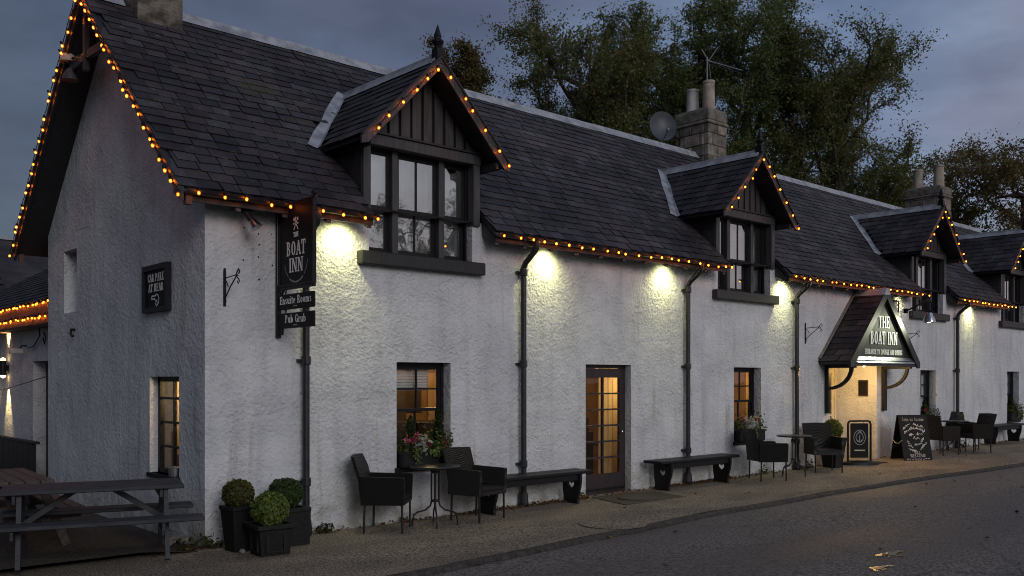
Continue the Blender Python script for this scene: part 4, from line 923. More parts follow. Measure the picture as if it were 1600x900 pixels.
# swan-neck lamp beside the porch gable
sl = thing('swan_neck_lamp', 'chrome swan-neck spotlight over the right side of the porch sign', 'lamp', (15.1, 0, 0))
b = MB(); b.tube([(-.05, -.66, 3.25), (-.02, -.9, 3.36), (.1, -1.02, 3.46), (.24, -1.04, 3.46), (.32, -1.03, 3.40), (.35, -1.02, 3.28), (.34, -1.0, 3.2)], .018, 8); b.box(-.09, -.02, -.69, -.62, 3.2, 3.3); b.build('arm', BLACK, sl, smooth=True)
b = MB(); b.lathe([(.03, .14), (.06, .13), (.085, .06), (.13, -.04), (.135, -.07), (.12, -.075), (.07, .05)], (.32, -.98, 3.08), 16); b.build('shade', CHROME, sl, smooth=True)
b = MB(); b.ball((.32, -.98, 3.05), .05); b.build('bulb', LENS, sl)
lamp('sign_light', 'SPOT', sl, (.22, -1.14, 3.02), 62, (.95, 1, .70), .04, (-1.15, .55, -.42), 95, 1.0)
bl = thing('bulkhead_light', 'small square wall light under the eave right of the porch', 'wall light', (15.75, 0, 3.42))
b = MB(); b.cbox(-.1, .1, -.1, -.003, -.1, .1, .015); b.build('housing', POTW, bl); b = MB(); frame_rect(b, -.13, .13, -.13, .13, -.12, -.1, .03); b.build('guard', BLACK, bl)

# hanging sign by the corner: a board square to the wall
hs = thing('hanging_sign', 'tall black hanging sign lettered THE BOAT INN by the corner', 'pub sign', (.85, 0, 0))
b = MB(); b.cbox(-.025, .025, -.055, -.003, 2.27, 3.78, .006); b.cbox(-.016, .016, -.84, -.05, 3.737, 3.765, .005); b.cbox(-.016, .016, -.84, -.05, 2.80, 2.831, .005); b.build('bracket', BLACK, hs)
b = MB(); b.tube([(0, -.03, 2.33), (0, -.12, 2.31), (0, -.13, 2.36), (0, -.09, 2.37)], .016, 6); b.tube([(0, -.05, 2.66), (0, -.1, 2.73), (0, -.14, 2.8)], .014, 6); b.ball((0, -.83, 3.80), .035); b.build('scroll', BLACK, hs)
b = MB(); b.cbox(-.012, .012, -.81, -.10, 2.84, 3.735, .004); b.build('board', SIGNB, hs)
b = MB(); b.box(-.02, .02, -.835, -.81, 2.832, 3.735); b.box(-.02, .02, -.10, -.072, 2.832, 3.735); b.box(-.02, .02, -.81, -.1, 3.715, 3.7349); b.box(-.02, .02, -.81, -.1, 2.836, 2.856); b.build('frame', BLACK, hs)
b = MB(); b.box(-.04, -.036, -.088, -.078, 2.86, 3.7); b.build('edge_strip', ALU, hs)
for sgn, side in ((-1, 'left'), (1, 'right')):
    rt = (0, sgn, 0) if sgn < 0 else (0, 1, 0); o0 = (sgn * .0125, -.455, 0)
    oo = lambda z: (o0[0], o0[1], z)
    lettering('lettering', 'THE', oo(3.37), rt, UPV, .052, hs, width=.11, thick=.002, kt=1.1)
    lettering('lettering', 'BOAT', oo(3.17), rt, UPV, .155, hs, width=.42, thick=.002, kt=1.15)
    lettering('lettering', 'INN', oo(2.985), rt, UPV, .155, hs, width=.31, thick=.002, kt=1.15)
    b = MB()
    for a in (-1, 1):
        ribbon(b, [(-.045 * a, 3.45), (.045 * a, 3.58)], .014, (o0[0], o0[1], 0), rt, UPV); ribbon(b, [(.02 * a, 3.575), (.055 * a, 3.555)], .012, (o0[0], o0[1], 0), rt, UPV, .001)
    ribbon(b, [(-.055, 3.515), (-.03, 3.515)], .016, (o0[0], o0[1], 0), rt, UPV, .002); ribbon(b, [(.03, 3.515), (.055, 3.515)], .016, (o0[0], o0[1], 0), rt, UPV, .002); ribbon(b, [(0, 3.55), (0, 3.585)], .014, (o0[0], o0[1], 0), rt, UPV, .003)
    b.build('emblem', WHITE, hs)
    b = MB()
    for k in range(25):
        a = R(192 + k * 156 / 24); rx, rz_ = .255, .26; p = (rx * math.cos(a), 3.135 + rz_ * math.sin(a)); q = (rx * math.cos(a + .07), 3.135 + rz_ * math.sin(a + .07))
        if k in (6, 18): continue
        ribbon(b, [p, q], .018 if 6 < k < 18 else .011, (o0[0], o0[1], 0), rt, UPV, .0005 * (k % 3))
    b.build('wreath', ALU, hs)
def plaque(zc, txt, label, w):
    t = thing('plaque_sign', label, 'sign', (.85, 0, 0), 0, 'small boards hung below the pub sign')
    b = MB(); b.cbox(-.015, .015, -.83, -.06, zc - .085, zc + .085, .005); b.build('board', SIGNB, t)
    for sgn in (-1, 1):
        lettering('lettering', txt, (sgn * .0155, -.445, zc - .025), (0, sgn, 0), UPV, .088, t, width=w, thick=.002, kt=1.05)
        b = MB(); ribbon(b, [(-.04, zc - .055), (0, zc - .05), (.04, zc - .055)], .012, (sgn * .0155, -.445, 0), (0, sgn, 0), UPV); b.build('flourish', ALU, t)
    for y in (-.2, -.68):
        for k in range(3):
            b = MB(); zz = zc + .085 + .018 + k * .024; N_ = 8
            pts = [(.012 * math.cos(a) if k % 2 else 0, y + (0 if k % 2 else .012 * math.cos(a)), zz + .018 * math.sin(a)) for a in [2 * math.pi * i / N_ for i in range(N_ + 1)]]
            b.tube(pts, .005, 5, False); b.build('chain_link', METAL, t)
plaque(2.665, 'Ensuite Rooms', 'small black board lettered Ensuite Rooms under the pub sign', .70)
plaque(2.455, 'Pub Grub', 'small black board lettered Pub Grub, lowest below the pub sign', .46)

# car park sign on the gable
cp = thing('car_park_sign', 'small framed black car park sign on the white gable', 'sign', (0, 1.285, 0))
b = MB(); b.box(-.035, -.004, -.365, .365, 2.615, 3.13); b.build('board', SIGNB, cp)
b = MB()
b.box(-.06, -.003, -.385, -.325, 2.595, 3.15); b.box(-.06, -.003, .325, .385, 2.595, 3.15); b.box(-.06, -.003, -.325, .325, 3.085, 3.15); b.box(-.06, -.003, -.325, .325, 2.595, 2.65); b.build('frame', BLACK, cp)
lettering('lettering', 'CAR PARK', (-.0355, 0, 2.955), (0, -1, 0), UPV, .095, cp, width=.50, thick=.002, kt=.9)
lettering('lettering', 'AT REAR', (-.0355, 0, 2.835), (0, -1, 0), UPV, .095, cp, width=.46, thick=.002, kt=.9)
b = MB(); hand = [(-.13, 2.765), (-.12, 2.785), (-.02, 2.785), (.02, 2.80), (.07, 2.79), (.10, 2.75), (.09, 2.70), (.05, 2.675), (.02, 2.665), (.0, 2.69), (.02, 2.72), (-.01, 2.735), (-.03, 2.75), (-.12, 2.75), (-.13, 2.765)]
ribbon(b, hand, .016, (-.0355, 0, 0), (0, -1, 0), UPV); ribbon(b, [(.02, 2.72), (.05, 2.73), (.055, 2.70)], .012, (-.0355, 0, 0), (0, -1, 0), UPV, .004); b.build('pointing_hand', WHITE, cp)
# iron hanging-basket brackets
def basket_bracket(x, z, label, k=.74):
    t = thing('basket_bracket', label, 'bracket', (x, 0, z), 0, 'iron basket brackets on the front wall')
    b = MB(); b.box(-.02, .02, -.02, -.003, -.27, .25); b.ball((0, -.012, .27), .02); b.build('back_plate', BLACK, t)
    b = MB(); b.tube([(0, -.012, .14), (0, -.42, .16), (0, -.45, .14)], .009, 6); b.tube([(0, -.012, -.17), (0, -.2, .0), (0, -.38, .13), (0, -.42, .2), (0, -.47, .24), (0, -.5, .2), (0, -.47, .17)], .010, 6)
    b.tube([(0, -.38, .15), (0, -.46, .1), (0, -.5, .06), (0, -.46, .03), (0, -.43, .07)], .009, 6); b.tube([(0, -.015, .12), (0, -.08, .08), (0, -.13, .0)], .008, 6); b.tube([(0, -.012, -.17), (0, -.05, -.16), (0, -.06, -.2), (0, -.03, -.21)], .008, 6); b.build('scroll_arm', BLACK, t, smooth=True)
    t.scale = (k, k, k)
basket_bracket(.22, 2.80, 'black scrolled iron bracket near the white corner of the inn')
basket_bracket(12.15, 2.70, 'black scrolled iron bracket on the wall left of the porch')
basket_bracket(16.35, 2.72, 'black scrolled iron bracket on the wall right of the porch')
# hook on the gable
b = MB(); b.tube([(0, 4.38, 2.51), (-.06, 4.38, 2.51), (-.07, 4.36, 2.46), (-.06, 4.34, 2.42), (-.03, 4.34, 2.42)], .02, 6); tag(b.build('wall_hook', BLACK), 'small black iron hook low on the blank gable', 'hook')

# ------------------------------------------------------------------ lights on the building
def spotlight(x, label):
    t = thing('eave_floodlight', label, 'floodlight', (x, -.22, 3.66), 0, 'floodlights under the eave washing the wall')
    b = MB(); b.cbox(-.07, .07, -.045, .045, .03, .10, .012); b.box(-.015, .015, -.015, .015, .10, .2); b.build('housing', BLACK, t)
    b = MB(); b.box(-.055, .055, -.035, .035, .024, .03); b.build('lens', LENS, t)
    lamp('flood_beam', 'SPOT', t, (0, 0, .01), 38, (1, .97, .42), .07, (0, .48, -1), 140, 1.0)
for x, l in ((1.64, 'floodlight under the eave between pub sign and first dormer'), (5.05, 'floodlight under the eave beside the second downpipe'), (7.75, 'floodlight under the eave left of the second dormer'),
             (11.3, 'floodlight at the eave just right of the second dormer'), (16.05, 'floodlight under the eave right of the porch gable'), (19.9, 'floodlight under the eave between third and fourth dormers')): spotlight(x, l)
t = thing('corner_spotlight', 'unlit silver spotlight on a black arm at the eave corner', 'spotlight', (.30, -.12, 3.62))
b = MB(); b.cbox(-.04, .04, -.04, .04, .02, .12, .01); b.build('mount', BLACK, t); b = MB(); b.box(.1, .2, -.02, .05, .03, .08); b.build('junction_box', BLACK, t)
b = MB(); b.tube([(0, -.03, .05), (.07, -.1, -.02), (.11, -.14, -.1)], [.022, .03, .034], 10); b.build('arm', BLACK, t, smooth=True)
b = MB(); b.tube([(.11, -.14, -.1), (.135, -.165, -.15), (.15, -.18, -.18)], [.04, .055, .068], 12); b.build('head', CHROME, t, smooth=True)

def amber_shell(name, k):
    m = bpy.data.materials.new(name); m.use_nodes = True; nt = m.node_tree; N = nt.nodes; L = nt.links; N.clear()
    o = N.new('ShaderNodeOutputMaterial'); x = N.new('ShaderNodeMixShader'); t = N.new('ShaderNodeBsdfTransparent'); e = N.new('ShaderNodeEmission'); x.inputs[0].default_value = .5
    t.inputs['Color'].default_value = (1, .55, .16, 1); e.inputs['Color'].default_value = (1, .27, .025, 1); e.inputs['Strength'].default_value = k
    L.new(t.outputs[0], x.inputs[1]); L.new(e.outputs[0], x.inputs[2]); L.new(x.outputs[0], o.inputs['Surface']); return m
BMS = []; CMS = []
for k, (a, c) in enumerate(((1.5, 70), (1.9, 100), (1.1, 42))):
    b = MB(); b.ball((0, 0, 0), .0185, 8, 6, 1.2); BMS.append(b.mesh('bulb', amber_shell('amber_shell_%s' % 'abc'[k], a), True))
    b = MB(); b.ball((0, 0, 0), .0095, 6, 4, 1.2); CMS.append(b.mesh('filament', emis('filament_%s' % 'abc'[k], (1, .32, .035), c)))
hb = MB(); hb.lathe([(.016, .022), (.017, .055), (.012, .06)], (0, 0, 0), 6); HM = hb.mesh('bulb_holder', BLACK)
def string(P, spacing, label, sag=.018):
    """festoon along the polyline P: cable, holders, bulbs"""
    P = [Vector(p) for p in P]; t = thing('string_lights', label, 'string lights', P[0], 0, 'amber festoon lights along the eaves and verges')
    L = [0]
    for a, c in zip(P, P[1:]): L.append(L[-1] + (c - a).length)
    tot = L[-1]; n_ = max(2, round(tot / spacing)); ps_ = []; 
    def at(d):
        for i in range(len(P) - 1):
            if d <= L[i + 1] + 1e-6: return P[i].lerp(P[i + 1], (d - L[i]) / (L[i + 1] - L[i]))
        return P[-1]
    cpts = []
    for k in range(n_ + 1):
        p = at(tot * k / n_) - P[0]; cpts.append(p + Vector((0, 0, .055)))
        if k < n_: q = at(tot * (k + .5) / n_) - P[0]; cpts.append(q + Vector((0, 0, .055 - sag - random.uniform(0, .01))))
        kb = random.choice((0, 0, 0, 1, 1, 2)); dd = (at(min(tot, tot * k / n_ + .01)) - at(max(0, tot * k / n_ - .01))).normalized() * random.uniform(-.055, .055)
        o = link('bulb', BMS[kb], t, p + dd + Vector((random.uniform(-.015, .015), random.uniform(-.012, .012), random.uniform(-.02, .008))))
        o.rotation_euler = (random.uniform(-.4, .4), random.uniform(-.4, .4), 0); link('filament', CMS[kb], o)
        link('bulb_holder', HM, o)
    b = MB(); b.tube(cpts, .006, 5); b.build('cable', BLACK, t)
    return t
string([(-.445, -.34, 3.70), (-.445, RY, RZ - .06)], .205, 'amber festoon up the street-side verge of the gable')
string([(-.445, 2 * RY + .33, 3.71), (-.445, RY + .1, RZ - .13)], .19, 'amber festoon up the far left verge of the gable')
string([(-.2, -.43, 3.70), (1.95, -.43, 3.70)], .245, 'amber festoon along the eave above the hanging pub sign')
string([(3.92, -.43, 3.70), (9.12, -.43, 3.70)], .245, 'amber festoon along the long eave between first and second dormers')
string([(11.12, -.43, 3.70), (16.62, -.43, 3.70)], .245, 'amber festoon along the eave above the porch')
string([(18.62, -.43, 3.70), (21.86, -.43, 3.70)], .245, 'amber festoon along the last short eave before the fourth dormer')
for i, (x, nm) in enumerate(zip(DX, ('first and nearest', 'second', 'third', 'fourth and farthest'))):
    k = (DAZ - DFZ) / DHW; e = .12
    string([(x - DHW + e, DFY - .085, DFZ + k * e - .08), (x, DFY - .085, DAZ - .09), (x + DHW - .02, DFY - .085, DFZ + k * .02 - .08)], .262, 'amber festoon round the gable of the %s dormer' % nm)

t = thing('gable_lamp', 'unlit twin flood fitting with amber glass high under the gable apex', 'lamp', (-.30, RY + .32, 5.98))
b = MB(); b.cbox(-.05, .05, -.06, .06, -.05, .05, .01); b.tube([(0, .05, 0), (-.04, .16, .06), (-.06, .26, .04)], .014, 6); b.build('mount', BLACK, t)
b = MB(); b.lathe([(.02, .1), (.07, .07), (.11, 0), (.115, -.03), (.1, -.03)], (-.06, .30, .06), 12); b.build('upper_shade', POT, t, smooth=True)
b = MB(); b.lathe([(.02, .1), (.06, .06), (.10, -.04), (.105, -.07), (.09, -.07)], (-.06, .22, -.16), 12); b.build('lower_shade', TIMB2, t, smooth=True)
for z, x in ((3.66, .62), (3.55, .63), (3.43, .62), (3.31, .63), (3.17, .62), (3.48, .45), (3.44, .78), (3.12, .44), (3.09, .79), (2.92, .63)):
    b = MB(); b.ball((x, .004, z), .013, 6, 4); b.build('fixing_hole', BLACK, inn)
# ------------------------------------------------------------------ annex and house beyond, at the left
an = thing('annex', 'low white annex with lit wooden eave beyond the gable', 'building')
AX, AY0, AY1 = .42, DEP + .01, 15.0
aw = wall_grid(lambda a, q, d: (AX + d, a, q), AY0, AY1, -.1, 3.0, [(6.85, 8.15, .0, 2.12, .3)], .3, .3); aw.build('wall', HARL, an, smooth=True, fix=False)
b = MB(); b.add([(AX, AY1, -.1), (6, AY1, -.1), (6, AY1, 3), (AX, AY1, 3)], [(0, 1, 2, 3)]); b.add([(6, AY0, -.1), (6, AY1, -.1), (6, AY1, 3), (6, AY0, 3)], [(0, 1, 2, 3)]); b.build('rear_wall', HARL, an)
in_box(an, 'door', BLACK, AX + .2, AX + .26, 6.9, 8.1, .02, 2.08)
b = MB(); b.hexa([(.12, AY0, 2.98), (3.4, AY0, 4.95), (3.4, AY1 + .2, 4.95), (.12, AY1 + .2, 2.98), (.12, AY0, 3.06), (3.4, AY0, 5.03), (3.4, AY1 + .2, 5.03), (.12, AY1 + .2, 3.06)])
b.hexa([(3.4, AY0, 4.95), (6.3, AY0, 3.0), (6.3, AY1 + .2, 3.0), (3.4, AY1 + .2, 4.95), (3.4, AY0, 5.03), (6.3, AY0, 3.08), (6.3, AY1 + .2, 3.08), (3.4, AY1 + .2, 5.03)]); ar = b.build('roof', TIMBER, an)
apn = math.atan(1.97 / 3.28); ca, sa = math.cos(apn), math.sin(apn); AM = Matrix(((0, ca, -sa), (-1, 0, 0), (0, sa, ca))); L = []
for r in range(18):
    s = r * .21 - .03; y = AY0 + (.15 if r % 2 else 0)
    while y < AY1: L.append((Vector((.12 + s * ca, y + .15, 3.06 + s * sa)), 1, 1, random.gauss(0, .01))); y += .3
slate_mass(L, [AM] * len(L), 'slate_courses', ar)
b = MB(); b.bar((1.0, AY0 + .3, 3.72), (2.9, AY0 + 1.6, 4.86), .18, .03, (-.5, 0, .86)); b.build('flashing', LEAD, an)
b = MB(); b.box(.10, .13, AY0, AY1 + .1, 2.70, 3.03); b.build('fascia', FASC, an)
b = MB(); b.box(.13, AX, AY0, AY1, 2.68, 2.71); b.build('soffit', FASC, an)
string([(.05, AY0 + .15, 3.02), (.05, AY1 - 3, 3.02)], .19, 'upper amber festoon along the wooden eave of the annex')
string([(.05, AY0 + .15, 2.80), (.05, AY1 - 3, 2.80)], .19, 'lower amber festoon along the wooden eave of the annex')
wl_ = thing('wall_washer', 'up and down wall lamp on the annex throwing a narrow beam', 'wall lamp', (AX, 9.75, 2.02))
b = MB(); b.lathe([(.055, -.14), (.06, -.13), (.06, .13), (.055, .14)], (-.1, 0, 0), 12); b.box(-.05, -.002, -.04, .04, -.05, .05); b.build('housing', BLACK, wl_)
for z in (-1, 1):
    b = MB(); b.ball((-.1, 0, z * .145), .048, 10, 6); b.build('lens', WARML, wl_)
    lamp('beam', 'SPOT', wl_, (-.12, 0, z * .2), 70, (1, .72, .32), .03, (.16, 0, z), 46, .6)
cc = thing('security_camera', 'small white camera on a bracket high on the annex wall', 'camera', (AX, 8.45, 2.32))
b = MB(); b.tube([(-.02, 0, .08), (-.1, 0, .08), (-.14, .02, .02)], .014, 6); b.build('bracket', BLACK, cc); b = MB(); b.cbox(-.3, -.08, -.05, .05, -.06, .03, .015); b.build('body', POTW, cc)
b = MB(); b.tube([(AX - .1, 7.4, 2.7), (AX - .06, 7.5, 2.55), (AX - .05, 7.9, 2.38), (AX - .05, 8.25, 2.36)], .012, 5); b.tube([(AX - .05, 7.3, 2.6), (AX - .05, 7.2, 2.5), (AX - .05, 7.25, 2.4), (AX - .05, 7.35, 2.5)], .012, 5); tag(b.build('wall_cable', BLACK), 'loose black cable looped on the annex wall above the door', 'cable')
b = MB(); b.tube([(AX - .03, 12.5, 1.55), (.3, 9.5, 1.62), (.02, 5.72, 1.86)], .008, 5); tag(b.build('strung_wire', BLACK), 'thin dark wire strung across the annex wall to the gable', 'wire')
wl2 = thing('lantern', 'yellow lit lantern on the annex wall at the left edge', 'lantern', (AX, 10.6, 1.55))
b = MB(); b.cbox(-.16, -.02, -.08, .08, -.16, .12, .01); b.build('glass', SHADE, wl2); b = MB(); b.box(-.18, -.0, -.1, .1, .121, .15); b.box(-.18, 0, -.1, .1, -.19, -.161); b.build('cap', BLACK, wl2)
fp = thing('low_fence', 'low black boarded fence in front of the annex wall', 'fence', (0, 0, 0))
for k in range(14):
    b = MB(); b.cbox(-.14, -.10, 5.95 + k * .3, 6.24 + k * .3, .02, .80 + random.uniform(-.006, .006), .006); b.build('fence_board', BLACK, fp)
b = MB(); b.cbox(-.16, -.06, 5.9, 10.2, .80, .84, .006); b.build('rail', BLACK, fp)
# the house beyond
hb_ = thing('house_beyond', 'grey slate-roofed house behind the annex at the far left', 'house', (0, 22, 0))
b = MB(); b.box(-9, 12, 0, 7, -.2, 4.4); b.build('wall', HARL, hb_)
b = MB(); b.prism([(-.4, 4.3), (3.5, 6.6), (7.4, 4.3), (7.4, 4.2), (3.5, 6.45), (-.4, 4.2)], lambda a, q, d: (d, a, q), -9.3, 12.3); hr = b.build('roof', SLATE, hb_)
hpn = math.atan(2.3 / 3.9); c_, s_ = math.cos(hpn), math.sin(hpn); HMx = Matrix(((1, 0, 0), (0, c_, -s_), (0, s_, c_))); L = []
for r in range(21):
    s = r * .21; x = -9.3 + (.15 if r % 2 else 0)
    while x < 3: L.append((Vector((x + .15, -.4 + s * c_, 4.31 + s * s_)), 1, 1, random.gauss(0, .01))); x += .3
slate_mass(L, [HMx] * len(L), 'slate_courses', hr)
b = MB(); b.box(-9.3, 12.3, 3.38, 3.62, 6.58, 6.68); b.build('ridge_capping', LEAD, hb_)
for k in range(3): in_box(hb_, 'window', BLACK, -7.5 + k * 3, -6.6 + k * 3, -.02, .01, 1.2, 2.5)

# ------------------------------------------------------------------ furniture
def chair_proto():
    t = thing('wicker_chair', '', 'chair', (0, 0, 0), 0, 'black wicker armchairs along the wall')
    # backrest: curved, leaning; chair faces +X
    b = MB(); n_ = 7; V = []; 
    for dpt in (0, .035):
        for k in range(n_):
            y = -.27 + .54 * k / (n_ - 1); cv = .05 * (1 - (2 * k / (n_ - 1) - 1) ** 2)
            for (x, z) in ((-.205, .34), (-.235, .6), (-.325, .905 - .012 * abs(2 * k / (n_ - 1) - 1))): V.append((x - cv * .6 - dpt, y * (1 if z < .8 else 1.03), z))
    F = []
    N_ = n_ * 3
    for d in (0, 1):
        for k in range(n_ - 1):
            for j in (0, 1): a = d * N_ + k * 3 + j; F.append((a, a + 3, a + 4, a + 1))
    for k in range(n_ - 1): F.append((k * 3 + 2, k * 3 + 5, k * 3 + 5 + N_, k * 3 + 2 + N_)); F.append((k * 3, k * 3 + 3, k * 3 + 3 + N_, k * 3 + N_))
    for k in (0, n_ - 1):
        for j in (0, 1): a = k * 3 + j; F.append((a, a + 1, a + 1 + N_, a + N_))
    b.add(V, F); b.build('backrest', WICK, t, smooth=True)
    b = MB(); b.cbox(-.21, .27, -.235, .235, .365, .43, .018); b.build('seat', WICK, t)
    for s in (-1, 1):
        b = MB(); b.prism([(-.24, .33), (.26, .33), (.275, .635), (.255, .65), (-.25, .66)], lambda a, q, d: (a, d, q), s * .235, s * .285); b.build('arm', WICK, t)
    b = MB(); b.cbox(.245, .27, -.234, .234, .33, .40, .006); b.build('front_apron', WICK, t)
    for x in (-.21, .245):
        for s in (-1, 1):
            b = MB(); b.tube([(x, s * .255, .0), (x + (.01 if x < 0 else -.005), s * .255, .34)], .014, 8); b.build('leg', METAL, t, smooth=True)
    return t
cp0 = chair_proto(); first = [True]
def chair(x, y, deg, label):
    if first[0]: first[0] = False; cp0.location = (x, y, zg(x)); cp0.rotation_euler = (0, 0, R(deg)); cp0['label'] = label; return cp0
    return dup(cp0, (x, y, zg(x)), R(deg), label)
chair(2.06, -.40, -46, 'nearest black wicker armchair, turned sideways left of the first bistro table')
chair(3.38, -.50, -78, 'black wicker armchair facing the road between first bistro table and bench')
chair(9.83, -.62, -34, 'black wicker armchair with its back to the window box, before the middle table')
chair(11.78, -.60, -128, 'black wicker armchair between the middle bistro table and the conical planter')
chair(16.95, -.58, -20, 'black wicker armchair right behind the chalkboard')
chair(18.15, -.85, 150, 'black wicker armchair in front of the farthest bistro table')
chair(18.75, -.32, -120, 'black wicker armchair against the wall behind the farthest bistro table')
def table_proto():
    t = thing('bistro_table', '', 'table', (0, 0, 0), 0, 'round metal bistro tables')
    b = MB(); b.lathe([(.285, .705), (.305, .712), (.31, .722), (.305, .733), (.0001, .737)], n=32); b.build('tabletop', METAL, t, smooth=True)
    for k in range(4):
        a = R(45 + 90 * k); c_, s_ = math.cos(a), math.sin(a)
        P = [(.045, .70), (.045, .30), (.06, .24), (.12, .19), (.22, .165), (.26, .13), (.275, .07), (.275, .0)]
        b = MB(); b.tube([(r_ * c_, r_ * s_, z) for r_, z in P], .0115, 8); b.build('leg', METAL, t, smooth=True)
    b = MB(); b.lathe([(.05, .29), (.055, .295), (.055, .31), (.05, .315)], n=12); b.lathe([(.05, .64), (.055, .645), (.055, .66), (.05, .665)], n=12); b.build('collar', METAL, t)
    return t
tb = table_proto(); tb.location = (2.70, -.52, zg(2.7)); tb.rotation_euler = (0, 0, R(12)); tb['label'] = 'round black bistro table nearest the corner, under the first window box'
dup(tb, (10.72, -.62, zg(10.7)), R(30), 'round black bistro table in front of the fourth downpipe')
dup(tb, (17.85, -.5, zg(17.8)), R(5), 'round black bistro table farthest along, right of the chalkboard')
def heart(cx, cz, s, n_=22):
    return [(cx + s * .060 * 16 * math.sin(t) ** 3 / 16 * 1.15, cz + s * .062 * (13 * math.cos(t) - 5 * math.cos(2 * t) - 2 * math.cos(3 * t) - math.cos(4 * t)) / 15) for t in [2 * math.pi * k / n_ for k in range(n_)]]
def bench_end():
    """board with a cut-out heart, in the (y, z) plane, thickness along x"""
    outer = [(-.15, 0), (.13, 0), (.135, .1), (.15, .2), (.155, .43), (-.20, .43), (-.20, .34), (-.185, .24), (-.15, .14), (-.14, .06)]
    c = (-.01, .27); H = heart(c[0], c[1], 1.0, 28)
    def ray(ang):
        d = (math.cos(ang), math.sin(ang)); best = 9
        for (p, q) in zip(outer, outer[1:] + outer[:1]):
            e = (q[0] - p[0], q[1] - p[1]); den = d[0] * e[1] - d[1] * e[0]
            if abs(den) < 1e-9: continue
            w = (p[0] - c[0], p[1] - c[1]); t_ = (w[0] * e[1] - w[1] * e[0]) / den; u_ = (w[0] * d[1] - w[1] * d[0]) / den
            if t_ > 0 and -1e-6 <= u_ <= 1 + 1e-6: best = min(best, t_)
        return (c[0] + d[0] * best, c[1] + d[1] * best)
    angs = sorted([math.atan2(q - c[1], p - c[0]) for p, q in H] + [math.atan2(q - c[1], p - c[0]) for p, q in outer])
    def hray(ang):
        d = (math.cos(ang), math.sin(ang)); best = .02
        for (p, q) in zip(H, H[1:] + H[:1]):
            e = (q[0] - p[0], q[1] - p[1]); den = d[0] * e[1] - d[1] * e[0]
            if abs(den) < 1e-9: continue
            w = (p[0] - c[0], p[1] - c[1]); t_ = (w[0] * e[1] - w[1] * e[0]) / den; u_ = (w[0] * d[1] - w[1] * d[0]) / den
            if t_ > 0 and -1e-6 <= u_ <= 1 + 1e-6: best = max(best, t_)
        return (c[0] + d[0] * best, c[1] + d[1] * best)
    b = MB(); n_ = len(angs); V = []
    for x in (-.022, .022):
        V += [(x, *ray(a)) for a in angs] + [(x, *hray(a)) for a in angs]
    F = []
    for i in range(n_):
        j = (i + 1) % n_; F += [(i, j, n_ + j, n_ + i), (2 * n_ + i, 3 * n_ + i, 3 * n_ + j, 2 * n_ + j), (i, 2 * n_ + i, 2 * n_ + j, j), (n_ + i, n_ + j, 3 * n_ + j, 3 * n_ + i)]
    b.add(V, F); return b
def bench_proto(L=2.1):
    t = thing('bench', '', 'bench', (0, 0, 0), 0, 'black plank benches with heart cut-outs')
    for k in range(2): b = MB(); b.cbox(-L / 2, L / 2, -.20 + k * .19, -.015 + k * .19, .43, .475, .008); b.build('plank', BLACK, t)
    b = MB(); b.cbox(-L / 2 + .28, L / 2 - .28, -.17, -.145, .34, .43, .004); b.cbox(-L / 2 + .28, L / 2 - .28, .10, .125, .34, .43, .004); b.build('apron', BLACK, t)
    me = bench_end().mesh('end_board', BLACK)
    for x in (-L / 2 + .26, L / 2 - .26): link('end_board', me, t, (x, 0, 0))
    return t
bp = bench_proto(); bp.location = (4.55, -.27, zg(4.5)); bp['label'] = 'black bench with heart cut-outs left of the glazed door'
dup(bp, (8.2, -.27, zg(8.2)), 0, 'black bench with heart cut-outs right of the glazed door')
dup(bp, (21.35, -.27, zg(21.3) + .03), 0, 'black bench with heart cut-outs at the far right end')

# picnic tables
def picnic(m, L=1.62):
    t = thing('picnic_table', '', 'picnic table')
    for k in range(5): b = MB(); b.cbox(-L / 2, L / 2, -.345 + k * .139, -.345 + k * .139 + .130, .665, .705, .007); b.build('tabletop_plank', m, t)
    for s in (-1, 1):
        for k in range(2): a = s * .50 - .135 + k * .138; b = MB(); b.cbox(-L / 2 - .02, L / 2 + .16, a, a + .128, .375, .415, .007); b.build('seat_plank', m, t)
    for x in (-L / 2 + .17, L / 2 - .17):
        for s in (-1, 1): b = MB(); b.bar((x, s * .25, .66), (x, s * .49, .0), .085, .042, (1, 0, 0)); b.build('leg', m, t)
        b = MB(); b.cbox(x - .06, x - .028, -.62, .62, .29, .373, .005); b.build('seat_bearer', m, t)
        b = MB(); b.cbox(x - .06, x - .028, -.33, .33, .58, .663, .005); b.build('top_bearer', m, t)
        sg = 1 if x < 0 else -1; b = MB(); b.bar((x, 0, .34), (x + sg * .46, 0, .65), .05, .08, (0, 1, 0)); b.build('brace', m, t)
    return t
p1 = picnic(PICN); p1.location = (-1.15, -.05, .06); p1.rotation_euler = (0, 0, R(-17)); p1['label'] = 'blue-grey picnic table nearest the camera beside the gable'; p1['group'] = 'picnic tables in the side yard'
p2 = picnic(PICB); p2.location = (-1.62, 1.42, .07); p2.rotation_euler = (0, 0, R(86)); p2['label'] = 'brown picnic table standing behind the blue-grey picnic table'; p2['group'] = 'picnic tables in the side yard'
p3 = dup(p2, (-2.05, 3.9, .07), R(80), 'brown picnic table farthest back at the left edge')
